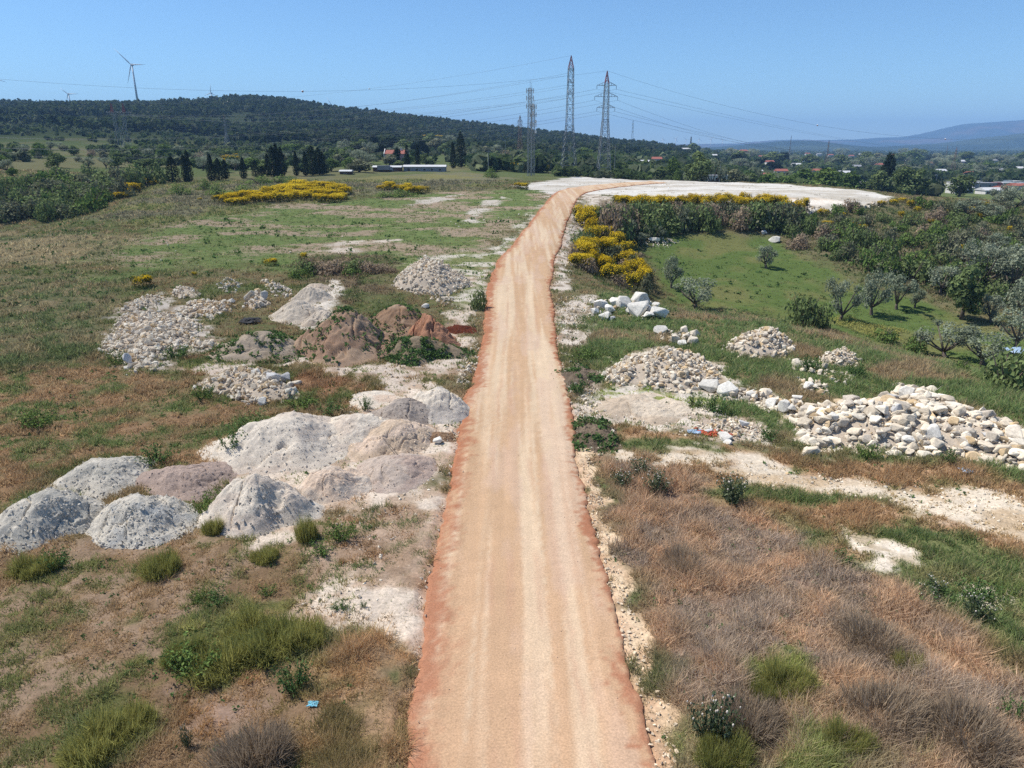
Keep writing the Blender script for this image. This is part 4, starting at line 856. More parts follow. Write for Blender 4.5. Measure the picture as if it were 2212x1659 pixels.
# --- near weeds and bushes
for pr, u, v, h, wd, lab in [
    (MU, 352, 1238, 46, 84, 'bright yellow-green weed bush alone in front of the grey gravel heaps'), (MU, 463, 1150, 34, 44, 'yellow-green bush at the foot of the white gravel heap'), (MU, 70, 1240, 40, 84, 'yellow-green bush under the leftmost gravel heap'), (WD, 120, 1225, 40, 70, 'green weed clump under the leftmost gravel heap'),
    (MU, 590, 1400, 50, 140, 'wide yellow-green bush in the near left weed patch'), (MU, 500, 1440, 50, 140, 'yellow-green bush left in the near left weed patch'), (MU, 650, 1390, 46, 110, 'yellow-green bush right in the near left weed patch'), (WD, 420, 1450, 60, 120, 'dark leafy weed in the near left weed patch'), (MU, 400, 1420, 40, 90, 'yellow-green bush at the left end of the near weed patch'), (WD, 640, 1490, 66, 80, 'green weed clump in front of the near left weed patch'),
    (MU, 545, 1360, 40, 110, 'yellow-green bush behind the near left weed patch'), (WD, 470, 1305, 30, 60, 'green weed clump on the bare tan ground'), (WD, 425, 1300, 26, 36, 'small green weed clump on the bare tan ground'), (WD, 580, 1285, 24, 40, 'green weed left of the chalky bare patch'), (WD, 785, 1312, 16, 16, 'tiny green weed in the chalky bare patch'), (WD, 735, 1315, 18, 40, 'straggly weed in the chalky bare patch'),
    (WD, 740, 1165, 44, 64, 'leafy green weed right of the white gravel heap'), (MU, 665, 1165, 50, 50, 'fresh green bush beside the white gravel heap'), (WD, 690, 1195, 24, 60, 'green weed clump below the white gravel heap'), (MU, 575, 1210, 26, 60, 'yellow-green bush below the front white gravel heap'), (WD, 450, 1110, 50, 60, 'green weed between mauve and white gravel heaps'), (WD, 510, 980, 60, 70, 'tall grey-green weed behind the white gravel heap'), (WD, 550, 930, 40, 80, 'tall grass-green weed behind the white gravel heap'), (WD, 340, 1000, 40, 80, 'grey-green weed beside the grey gravel heap'),
    (WD, 790, 885, 30, 30, 'dark green weed on the low pale gravel heap'), (WD, 650, 880, 24, 70, 'green weed behind the gravel heaps'), (WD, 715, 893, 26, 60, 'dark grey-green weed behind the gravel heaps'), (WD, 82, 925, 40, 80, 'dark green bush in the reddish grass at the left'), (WD, 440, 865, 34, 50, 'green weed by the left front stone heap'), (WD, 380, 775, 30, 60, 'dark green weed beside the large left stone heap'), (WD, 255, 790, 34, 40, 'dark green weed at the left foot of the large stone heap'),
    (MU, 205, 1620, 60, 150, 'green bush near the bottom left corner'), (MU, 280, 1580, 46, 110, 'green bush right of the bottom left one'), (MU, 1700, 1490, 56, 110, 'bright yellow-green bush in the brown grass'), (MU, 1650, 1510, 40, 60, 'smaller yellow-green bush in the brown grass'), (MU, 1560, 1640, 60, 120, 'yellow-green bush at the bottom beside the road'), (MU, 1830, 1620, 60, 100, 'yellow-green bush at the bottom middle of the brown grass'), (MU, 1960, 1450, 40, 70, 'dull green bush in the brown grass'), (WD, 2190, 1560, 60, 60, 'blue-green weed at the right edge of the brown grass'),
    (TH_, 1540, 1600, 120, 90, 'tall white-headed thistle beside the near road verge'), (TH_, 1345, 1052, 40, 50, 'white-headed thistle at the far tip of the brown grass'), (TH_, 1420, 1062, 46, 60, 'white-headed thistle beyond the brown grass tip'), (TH_, 1580, 1085, 66, 70, 'bushy green thistle with white heads on the far edge of the brown grass'), (TH_, 2105, 1340, 60, 60, 'dark thistle with white heads by the track edge'), (TH_, 2010, 1290, 44, 60, 'thistle among the green grass by the track'), (TH_, 405, 1615, 60, 24, 'single tall thistle in the bottom left grass'), (TH_, 1385, 1030, 40, 56, 'thistle at the track end of the brown grass'),
    (WD, 2110, 1290, 40, 90, 'green weed clump by the track edge'), (WD, 2020, 1300, 34, 80, 'green grass clump by the track'), (WD, 1820, 1215, 30, 50, 'green weed at the border of the brown grass'), (WD, 1660, 950, 26, 50, 'green weed by the gravelly strip'), (WD, 1545, 890, 36, 60, 'dark green bush beside the big boulder'), (WD, 1500, 878, 28, 40, 'green bush left of the big boulder'), (WD, 1875, 990, 34, 50, 'green weed at the foot of the big right stone heap'), (WD, 2050, 1000, 30, 40, 'green weed among the stones of the right heap'), (WD, 1745, 800, 34, 46, 'dark green weed between scattered stones'), (WD, 1850, 815, 30, 44, 'dark green weed by the small stones'),
    (WD, 1265, 775, 26, 60, 'dark green plant on the right shoulder of the road'), (WD, 1250, 850, 30, 40, 'green plant on the earth bank by the road'), (WD, 1275, 920, 26, 40, 'green plant low on the earth bank by the road'), (TW, 560, 1640, 80, 170, 'brown dry bush at the bottom left of the road'), (TW, 1900, 1560, 70, 200, 'grey-brown dry bush in the near right grass'), (TW, 1620, 1560, 60, 160, 'mauve-brown dry bush in the near right grass'), (TW, 2080, 1600, 80, 220, 'mauve-brown dry bush near the bottom right corner'), (TW, 1480, 1230, 40, 110, 'brown dry bush beside the verge'),
    (TW, 1900, 1400, 56, 170, 'brown dry bush to the right in the brown grass')]:
    put(pr, u, v, h, lab, None, wd)
# ------------------------------------------------------------------ stones
def rock_shape(seed, n=15, flat=.72):
    rs = np.random.default_rng(seed); bm = bmesh.new()
    p = rs.normal(size=(n, 3)); p /= np.linalg.norm(p, axis=1)[:, None]; p *= rs.uniform(.78, 1.05, (n, 1)); p *= np.array([1, rs.uniform(.6, .95), flat * rs.uniform(.75, 1.1)])
    for q in p: bm.verts.new(q)
    r = bmesh.ops.convex_hull(bm, input=bm.verts)
    bmesh.ops.delete(bm, geom=[g for g in r['geom_interior'] if isinstance(g, bmesh.types.BMVert)], context='VERTS')
    bmesh.ops.bevel(bm, geom=list(bm.edges), offset=.05, segments=1, affect='EDGES')
    bmesh.ops.recalc_face_normals(bm, faces=bm.faces); bmesh.ops.triangulate(bm, faces=bm.faces)
    bm.verts.index_update()
    V = np.array([v.co for v in bm.verts]); F = np.array([[v.index for v in f.verts] for f in bm.faces]); bm.free()
    return V, F
def chip_shape(seed):
    rs = np.random.default_rng(seed); bm = bmesh.new()
    p = rs.normal(size=(8, 3)); p /= np.linalg.norm(p, axis=1)[:, None]; p *= np.array([1, rs.uniform(.6, .95), rs.uniform(.45, .8)])
    for q in p: bm.verts.new(q)
    r = bmesh.ops.convex_hull(bm, input=bm.verts)
    bmesh.ops.delete(bm, geom=[g for g in r['geom_interior'] if isinstance(g, bmesh.types.BMVert)], context='VERTS')
    bmesh.ops.recalc_face_normals(bm, faces=bm.faces); bmesh.ops.triangulate(bm, faces=bm.faces); bm.verts.index_update()
    V = np.array([v.co for v in bm.verts]); F = np.array([[v.index for v in f.verts] for f in bm.faces]); bm.free()
    return V, F
ROCKS = [rock_shape(200 + i, [14, 18, 12, 16][i % 4], [.75, .6, .85, .5][i % 4]) for i in range(14)]
CHIPS = [chip_shape(300 + i) for i in range(10)]
ROCK_ME = [new_mesh('limestone_rock', V, F, M['rock'], np.tile(np.array([[1, 1, 1.]]), (len(V), 1))) for V, F in ROCKS]

def rotm(rs, n, tilt=1.0):
    q = rs.normal(size=(n, 4)); q /= np.linalg.norm(q, axis=1)[:, None]
    w_, x, y, z = q.T
    return np.stack([np.stack([1 - 2 * (y * y + z * z), 2 * (x * y - z * w_), 2 * (x * z + y * w_)], -1), np.stack([2 * (x * y + z * w_), 1 - 2 * (x * x + z * z), 2 * (y * z - x * w_)], -1), np.stack([2 * (x * z - y * w_), 2 * (y * z + x * w_), 1 - 2 * (x * x + y * y)], -1)], 1)
def strew(shapes, C, size, rs, cols):
    """many copies of stone shapes as one vertex array"""
    k = rs.integers(0, len(shapes), len(C)); Vs, Fs, Cs = [], [], []; off = 0
    for i, (V, F) in enumerate(shapes):
        m = np.nonzero(k == i)[0]
        if not len(m): continue
        Rm = rotm(rs, len(m)); vv = np.einsum('nij,kj->nki', Rm, V) * size[m][:, None, None] + C[m][:, None, :]
        Vs.append(vv.reshape(-1, 3)); Fs.append((F[None] + (np.arange(len(m)) * len(V))[:, None, None] + off).reshape(-1, 3)); Cs.append(np.repeat(cols[m], len(V), 0)); off += len(m) * len(V)
    return np.vstack(Vs), np.vstack(Fs), np.vstack(Cs)

LIME = np.array([srgb(230, 218, 198), srgb(218, 205, 184), srgb(236, 228, 212), srgb(206, 182, 146), srgb(196, 186, 172), srgb(222, 194, 150)])
def lime(rs, n, warm=.25):
    p = np.array([.28, .24, .22, .10 * warm * 4, .14, .06 * warm * 4]); p /= p.sum()
    return LIME[rs.choice(6, n, p=p)] * rs.uniform(.88, 1.10, (n, 1)) * np.array([1.12, 1.08, 1.01])

STONES = []       # (x, y, z, radius, heap index, colour)
CORES = []
HEAPS = []        # label, group
def heap_poly(poly, hgt, n, rmin, rmax, label, group, seed, power=2.2, warm=.25, core=True, depth=1.0):
    """a heap of stones over a patch; higher in the middle"""
    rs = np.random.default_rng(seed); W = poly_xy(poly); lo, hi = W.min(0), W.max(0)
    k = len(HEAPS); HEAPS.append((label, group))
    pts = []
    while len(pts) < n:
        q = rs.uniform(lo, hi, (n, 2)); s = sdist(W, q[:, 0], q[:, 1])
        pts += [tuple(a) for a in np.c_[q, s][s > -.15]]
    pts = np.array(pts[:n]); smax = max(.5, np.percentile(pts[:, 2], 97))
    prof = lambda s, x, y: hgt * np.clip(s / smax, 0, 1) ** .8 * (.55 + .9 * fbm(x / 2.2, y / 2.2, seed, 3))
    r = rmin + (rmax - rmin) * rs.uniform(0, 1, n) ** power
    z = H(pts[:, 0], pts[:, 1]) + prof(pts[:, 2], pts[:, 0], pts[:, 1]) + r * rs.uniform(-.25, .45, n)
    c = lime(rs, n, warm)
    for i in range(n): STONES.append((pts[i, 0], pts[i, 1], z[i], r[i], k, c[i]))
    if core and hgt > .25:
        st = .35; X, Y = np.meshgrid(np.arange(lo[0] - 1, hi[0] + 1, st), np.arange(lo[1] - 1, hi[1] + 1, st), indexing='ij')
        s = sdist(W, X.ravel(), Y.ravel()).reshape(X.shape); Z = H(X, Y) + prof(s, X, Y) - .12 - .5 * (s < .05)
        nn, mm = X.shape; id_ = np.arange(nn * mm).reshape(nn, mm); F = np.stack([id_[:-1, :-1], id_[1:, :-1], id_[1:, 1:], id_[:-1, 1:]], -1).reshape(-1, 4)
        keep = (s.ravel()[F] > -.3).any(1)
        CORES.append((np.stack([X, Y, Z], -1).reshape(-1, 3), F[keep]))

LS, RS_ = 'limestone rocks of the %s', 'pale limestone rock lying in the %s'
def hp(poly, hgt, n, r0, r1, what, seed, **kw): heap_poly(poly, hgt, n, r0, r1, RS_ % what, LS % what, seed, **kw)
hp([(1712, 905), (1760, 885), (1850, 890), (1905, 862), (1960, 850), (2040, 880), (2100, 900), (2240, 950), (2240, 1030), (2100, 985), (1980, 985), (1890, 985), (1800, 960), (1745, 985), (1730, 940)], 1.6, 1500,   .09, .72, 'long big heap on the right', 401, power=2.9)
hp([(1300, 812), (1350, 775), (1430, 757), (1500, 770), (1555, 800), (1545, 830), (1480, 850), (1390, 838), (1310, 830)], 1.3, 900, .10, .40, 'wide heap just right of the road', 402, warm=.4, power=1.8)
hp([(1560, 755), (1600, 730), (1660, 722), (1715, 745), (1722, 758), (1690, 775), (1600, 776)], 1.3, 300, .14, .42, 'rounded heap on the far right grass', 403, power=1.6)
hp([(1765, 775), (1800, 760), (1850, 768), (1865, 785), (1840, 797), (1780, 792)], .8, 240, .10, .24, 'small heap near the right crest', 404, power=1.5)
hp([(1262, 655), (1330, 648), (1380, 650), (1436, 668), (1440, 690), (1390, 694), (1350, 680), (1290, 690), (1255, 690)], .5, 130, .12, .5, 'boulder group by the road', 405, power=2.0, core=False)
hp([(1405, 720), (1440, 713), (1490, 720), (1512, 742), (1480, 752), (1440, 738)], .3, 60, .12, .45, 'little boulder group', 406, core=False)
hp([(1520, 838), (1600, 845), (1680, 865), (1724, 872), (1720, 893), (1660, 892), (1640, 872), (1560, 862)], .35, 260, .10, .42, 'string of stones above the track', 407, power=2.0, core=False)
hp([(1705, 775), (1760, 782), (1785, 800), (1760, 815), (1712, 800)], .3, 80, .12, .42, 'loose stones in the long grass', 408, core=False)
hp([(1720, 815), (1780, 830), (1790, 858), (1740, 850)], .3, 70, .12, .42, 'loose stones in the long grass', 409, core=False)
hp([(1775, 800), (1840, 808), (1850, 828), (1800, 832)], .2, 60, .10, .34, 'loose stones in the long grass', 410, core=False)
hp([(1918, 836), (1950, 835), (2010, 850), (2035, 868), (1960, 858)], .35, 46, .14, .55, 'flat stones behind the long right heap', 411, core=False)
hp([(1560, 905), (1660, 925), (1680, 950), (1600, 950), (1500, 925)], .15, 260, .05, .22, 'gravelly strip above the track', 412, core=False)
hp([(215, 760), (250, 700), (262, 682), (330, 672), (410, 690), (435, 700), (420, 735), (480, 745), (470, 762), (400, 752), (352, 775), (330, 804), (280, 812), (262, 780)], .65, 1250, .10, .44, 'largest heap on the left', 413, warm=.12, power=1.9)
hp([(262, 672), (300, 645), (350, 642), (345, 658), (290, 672)], .5, 170, .10, .34, 'upper end of the left heap', 414, warm=.12, power=1.6)
hp([(365, 640), (385, 620), (425, 628), (440, 642), (395, 646)], .5, 120, .10, .34, 'small grey heap behind the left one', 415, warm=.1, power=1.6)
hp([(380, 670), (420, 652), (470, 655), (500, 650), (505, 672), (460, 690), (400, 684), (360, 690)], .6, 260, .12, .42, 'tan slab heap behind the left one', 416, warm=.6, power=1.5)
hp([(470, 612), (500, 603), (520, 615), (505, 636), (480, 628)], .5, 70, .12, .4, 'scattered slabs far left', 417, core=False)
hp([(530, 665), (545, 636), (570, 634), (580, 660), (550, 672)], .8, 90, .14, .5, 'upright tan slabs far left', 418, warm=.6)
hp([(560, 608), (600, 612), (632, 632), (630, 645), (590, 640), (575, 620)], .4, 110, .12, .4, 'scattered slabs far left', 419, core=False)
hp([(420, 840), (470, 812), (520, 800), (565, 802), (600, 815), (640, 845), (650, 862), (610, 868), (560, 876), (500, 862), (450, 848)], .9, 520, .07, .38, 'left heap nearest the gravel piles', 420, power=2.2)
hp([(845, 618), (875, 585), (905, 570), (950, 585), (1010, 605), (1020, 618), (960, 640), (900, 636)], 2.3, 1000, .12, .34, 'white conical heap left of the road', 421, warm=.02, power=1.5)
hp([(925, 640), (960, 632), (985, 655), (960, 660)], .2, 50, .15, .42, 'white stones in front of the conical heap', 422, warm=.02, core=False)
hp([(1030, 740), (1035, 775), (1010, 830), (985, 830), (1005, 780)], .1, 160, .06, .24, 'stones along the left road shoulder', 423, core=False)
hp([(950, 870), (1000, 890), (985, 960), (930, 960)], .1, 60, .07, .24, 'stones by the dug hole at the left shoulder', 424, core=False)
hp([(1240, 880), (1225, 800), (1300, 860), (1340, 960), (1290, 990)], .1, 200, .05, .2, 'stones on the right road shoulder', 425, core=False)
hp([(890, 470), (1000, 440), (1180, 430), (1150, 470), (1000, 500)], .05, 60, .10, .3, 'stones sprinkled over the left field', 426, core=False)
hp([(200, 560), (600, 480), (1000, 520), (900, 560), (500, 590)], .05, 46, .10, .26, 'stones sprinkled over the left field', 427, core=False)
hp([(1205, 560), (1245, 450), (1270, 450), (1240, 540), (1235, 600)], .1, 200, .08, .3, 'stones beside the road bend', 428, core=False)
hp([(1280, 640), (1205, 640), (1215, 730), (1250, 720)], .05, 120, .06, .26, 'stones on the pale right verge', 429, core=False)
hp([(1690, 443), (1800, 452), (1890, 440), (1928, 432), (1900, 446), (1800, 462), (1700, 452)], .5, 300, .2, .6, 'rubble edge of the white pad', 430, core=False)
hp([(1380, 518), (1440, 512), (1470, 522), (1440, 536), (1395, 532)], .2, 80, .15, .4, 'chalk stones in the bowl', 431, core=False)

# boulders that can be told apart, one by one: (u, v, width on the survey, height ratio, label)
BIG = [(1378, 682, 56, .78, 'largest white boulder, at the front of the group by the road'), (1383, 660, 50, .85, 'tall block on top of the boulder group by the road'), (1350, 664, 54, .6, 'long white block left of the tall one by the road'), (1330, 660, 40, .6, 'white block at the far left top of the roadside boulders'), (1422, 686, 42, .75, 'pointed boulder at the right end of the roadside group'), (1404, 676, 34, .8, 'grey boulder right of the largest white one'), (1400, 690, 32, .6, 'flat boulder at the front right of the roadside group'), (1362, 678, 30, .7, 'blocky boulder left of the largest white one'), (1296, 664, 44, .6, 'white boulder at the left end of the roadside group'), (1316, 672, 34, .55, 'low boulder between the roadside blocks'), (1284, 680, 28, .6, 'small white boulder nearest the road verge'), (1306, 690, 32, .6, 'low boulder in the grass in front of the roadside group'), (1392, 652, 26, .8, 'small upright boulder behind the tall one'), (1418, 668, 26, .7, 'small boulder behind the pointed one'), (1322, 692, 22, .8, 'roundish grey boulder alone in the grass'),
       (1430, 722, 48, .4, 'flat white slab left of the little boulder group'), (1478, 722, 30, .9, 'upright cream boulder on top of the little group'), (1495, 745, 38, .8, 'rounded cream boulder at the front of the little group'), (1458, 740, 34, .8, 'cream boulder at the left of the little group'), (1500, 728, 32, .7, 'cream boulder at the right of the little group'), (1475, 748, 36, .5, 'low slab in front of the little group'), (1482, 735, 30, .8, 'tan boulder in the middle of the little group'),
       (1572, 853, 62, .72, 'big round white boulder at the start of the stone string'), (1532, 845, 56, .62, 'wedge boulder left of the big round white one'), (1548, 838, 26, .7, 'small tan boulder behind the wedge'), (1690, 890, 44, .9, 'white upright block at the end of the stone string'), (1668, 878, 38, .8, 'white block before the end of the stone string'), (1652, 855, 44, .6, 'tan block on the stone string'), (1706, 893, 40, .7, 'white block below the upright one'), (1622, 858, 40, .6, 'white block in the middle of the stone string'), (1720, 868, 36, .6, 'pale block at the upper end of the stone string'),
       (1606, 922, 34, .5, 'flat grey-white stone alone in the gravelly strip'), (1530, 935, 30, .4, 'grey stone in the pale gravel'), (1565, 948, 44, .5, 'white stone slab beside the orange netting'), (1572, 958, 30, .5, 'white stone in front of the slab by the orange netting'),
       (2012, 950, 64, .9, 'biggest round boulder in the middle of the long right heap'), (1955, 858, 44, 1.0, 'pointed boulder crowning the long right heap'), (2045, 890, 84, .4, 'long slab on the back of the long right heap'), (1985, 880, 46, .6, 'slab below the crown of the long right heap'), (1925, 870, 40, .9, 'grey block left of the crown of the long right heap'), (2085, 905, 60, .5, 'tan slab at the right of the long right heap'), (2190, 950, 60, .9, 'round tan boulder near the frame edge of the long heap'), (1855, 925, 40, .8, 'white block in the left half of the long right heap'), (2140, 955, 60, .6, 'dark-sided slab in the right half of the long heap'), (1890, 905, 34, .8, 'cream block in the left half of the long heap'), (1960, 910, 40, .7, 'cream slab at the heart of the long heap'), (1935, 895, 30, 1.3, 'upright grey-white slab in the long heap'), (2130, 925, 40, .7, 'pale block at the right back of the long heap'), (1800, 905, 34, .7, 'block near the left end of the long heap'), (1960, 955, 44, .6, 'low block at the front of the long heap'),
       (2200, 985, 46, .7, 'block at the frame edge in front of the round tan boulder'), (1744, 846, 34, .9, 'square white stone in the long grass'), (1722, 795, 40, .8, 'cream boulder among the loose stones in the grass'), (1708, 762, 26, .6, 'tan stone at the edge of the rounded heap'),
       (570, 872, 30, .8, 'round white boulder in front of the left nearest heap'), (590, 822, 46, .7, 'large grey-topped boulder on the left nearest heap'), (640, 832, 34, .5, 'tan flat stone right of the left nearest heap'), (628, 838, 22, .8, 'white stone beside the tan flat stone'), (512, 845, 32, .6, 'cream stone on the front of the left nearest heap'), (555, 808, 34, .6, 'boulder topping the left nearest heap'), (618, 826, 36, .8, 'grey block at the right end of the left nearest heap'), (535, 838, 24, .9, 'brown-shadowed stone in the left nearest heap'),
       (540, 650, 34, 1.2, 'upright tan slab among the far left stones'), (572, 648, 30, 1.2, 'second upright slab leaning on the first'), (500, 655, 28, .5, 'white slab flat between the far left heaps'), (275, 790, 28, 1.4, 'upright dark-grey slab at the front of the largest left heap'), (920, 664, 28, .5, 'flat white stone below the conical heap'), (978, 885, 36, .8, 'boulder with a dark slab at the road edge'), (992, 884, 30, .3, 'dark slab leaning on the boulder at the road edge'), (946, 958, 26, .7, 'stone at the lip of the dug hole'), (1410, 522, 40, .3, 'flat chalk outcrop in the bowl'), (1650, 505, 22, .6, 'white rock under the dark bank at the far end of the meadow'), (1672, 522, 40, .5, 'pale rocks outcrop at the foot of the scrubby slope')]
BIG_PX = []
nbig = 0
TINTS = [(.7, .66, .58), (.7, .66, .58), (.71, .67, .59), (.68, .6, .48), (.56, .54, .51)]
def rock_obj(k, x, y, z, r, ratio, tint, rz):
    o = link('limestone_rock', ROCK_ME[k], None, (x, y, z)) if not rock_src else rock_src[0].copy()
    if rock_src: o.data = ROCK_ME[k]; COL.objects.link(o); o.location = (x, y, z)
    else: rock_src.append(o)
    o.scale = (r, r, r * ratio); o.rotation_euler = (random.uniform(-.25, .25), random.uniform(-.25, .25), rz); o.color = (*tint, 1)
    return o
rock_src = []
def heapz(x, y, near=.7):
    """top of the stones already lying about a spot"""
    d = (SA[:, 0] - x) ** 2 + (SA[:, 1] - y) ** 2
    m = d < near * near
    return float(np.percentile(SA[m, 2], 60)) if m.any() else float(H(x, y))
SA = np.array([s[:4] for s in STONES])
for u, v, wd, ratio, lab in BIG:
    p = P(u, v); s = mpp(p); r = wd * s / 2 * (1.15 if 'road' in lab else .95)
    # the seen foot is on the heap, not the ground below: step forward until the heap is met
    z = heapz(p[0], p[1]); 
    if z - p[2] > .25:
        for f in np.linspace(1, .9, 12):
            q = np.array([p[0] * f, p[1] * f]); zz = CAM_Z + (p[2] - CAM_Z) * f
            if heapz(q[0], q[1]) >= zz - .02 and zz > H(q[0], q[1]): p = np.array([q[0], q[1], zz])
            elif f < 1: break
        z = p[2]
    tint = TINTS[3] if ('tan' in lab or 'cream' in lab) else (TINTS[4] if ('grey' in lab or 'dark' in lab) else TINTS[2])
    if 'dark slab' in lab: tint = (.4, .37, .33)
    o = rock_obj(random.choice([0, 2, 4, 6, 8, 10, 12]), p[0], p[1], z + r * ratio * .5, r, max(ratio, .35) * 1.3, tint, random.uniform(0, 6.28))
    tag(o, lab, 'boulder'); nbig += 1
# the largest-looking of the heaped stones are single objects, the rest one mass
D_ = np.hypot(np.hypot(SA[:, 0], SA[:, 1]), CAM_Z - SA[:, 2]); app = SA[:, 3] / D_
uu, vv = proj(SA[:, 0], SA[:, 1], SA[:, 2]); app = np.where((uu > 0) & (uu < 2212) & (vv < 1659), app, 0)
order = np.argsort(-app); N1 = 298 - nbig
for i in order[:N1]:
    x, y, z, r, k, c = STONES[i]
    o = rock_obj(int(i) % 14, x, y, z, r, .85, c / .98, random.uniform(0, 6.28)); tag(o, HEAPS[k][0], 'rock', HEAPS[k][1])
rest = order[N1:]
rs = np.random.default_rng(77)
Cn = np.array([STONES[i][:3] for i in rest]); Sz = np.array([STONES[i][3] for i in rest]); Cc = np.array([STONES[i][5] for i in rest])
Vs, Fs, Cs = strew(ROCKS, Cn, Sz, rs, Cc)
Vl, Fl, Cl = [Vs], [Fs], [Cs]; off = len(Vs)
# pebbles over pale ground, along the road edges and on the road
def pebbles(poly, n, r0, r1, colf, seed, zoff=0.0):
    global off
    rs = np.random.default_rng(seed); W = poly_xy(poly) if not isinstance(poly, np.ndarray) else poly; lo, hi = W.min(0), W.max(0); q = rs.uniform(lo, hi, (n * 3, 2)); q = q[sdist(W, q[:, 0], q[:, 1]) > 0][:n]
    r = r0 + (r1 - r0) * rs.uniform(0, 1, len(q)) ** 3; z = H(q[:, 0], q[:, 1]) + r * .25 + zoff
    V, F, C = strew(CHIPS, np.c_[q, z], r, rs, colf(rs, len(q))); Vl.append(V); Fl.append(F + off); Cl.append(C); off += len(V)
peach = lambda rs, n: srgb(226, 190, 158) * rs.uniform(.7, 1.15, (n, 1)) + rs.uniform(0, .05, (n, 1))
pebbles([(480, 1130), (520, 1000), (760, 880), (900, 840), (1010, 850), (990, 950), (970, 1060), (950, 1150), (925, 1330), (905, 1480), (850, 1400), (650, 1350), (650, 1300), (780, 1230), (700, 1100), (560, 1180)], 2600, .02, .13, lime, 501)
pebbles([(1240, 890), (1290, 1030), (1350, 1260), (1400, 1400), (1460, 1560), (1530, 2000), (1400, 2000), (1395, 1560), (1325, 1310), (1280, 1140)], 1500, .02, .12, lambda rs, n: srgb(226, 204, 172) * rs.uniform(.9, 1.3, (n, 1)), 502)
pebbles([(1330, 968), (1640, 1000), (2000, 1050), (2400, 1100), (2400, 1215), (2000, 1110), (1650, 1050), (1480, 1015)], 1500, .03, .14, lime, 503)
pebbles([(1290, 870), (1400, 865), (1560, 885), (1690, 950), (1480, 945), (1300, 895)], 900, .04, .16, lime, 504)
pebbles([(950, 830), (1020, 780), (1045, 660), (1000, 640), (960, 700), (880, 770), (640, 770), (460, 780), (640, 785), (860, 850)], 1300, .03, .15, lime, 505)
pebbles([(1200, 640), (1285, 640), (1270, 690), (1230, 760), (1290, 830), (1320, 900), (1290, 960), (1230, 880), (1200, 720)], 1100, .04, .18, lime, 506)
pebbles([(640, 690), (690, 640), (720, 600), (740, 620), (720, 690)], 260, .05, .16, lime, 507)
pebbles(np.vstack([RL[::8] - dirn[::8] * .1, (RL[::8] + dirn[::8] * .8)[::-1]]), 3600, .015, .08, peach, 508, .13)
pebbles(np.vstack([RR[::8] - dirn[::8] * .7, (RR[::8] + dirn[::8] * .1)[::-1]]), 2600, .015, .08, peach, 509, .13)
pebbles(ROADPOLY, 5200, .012, .045, peach, 510, .17)
core_c = srgb(206, 188, 164)
me = new_mesh('rubble', np.vstack(Vl), np.vstack(Fl), M['rubble'], np.vstack(Cl))
tag(link('rubble', me), 'smaller limestone stones filling the heaps and strewn over bare ground', 'rubble', kind='stuff')
Vc, Fc, off2 = [], [], 0
for V, F in CORES: Vc.append(V); Fc.append(F + off2); off2 += len(V)
me = new_mesh('gravel', np.vstack(Vc), np.vstack(Fc), M['gravel'], np.tile(core_c, (off2, 1)), smooth=True)
tag(link('gravel', me), 'earthy gravel packed between the heaped stones', 'gravel', kind='stuff')

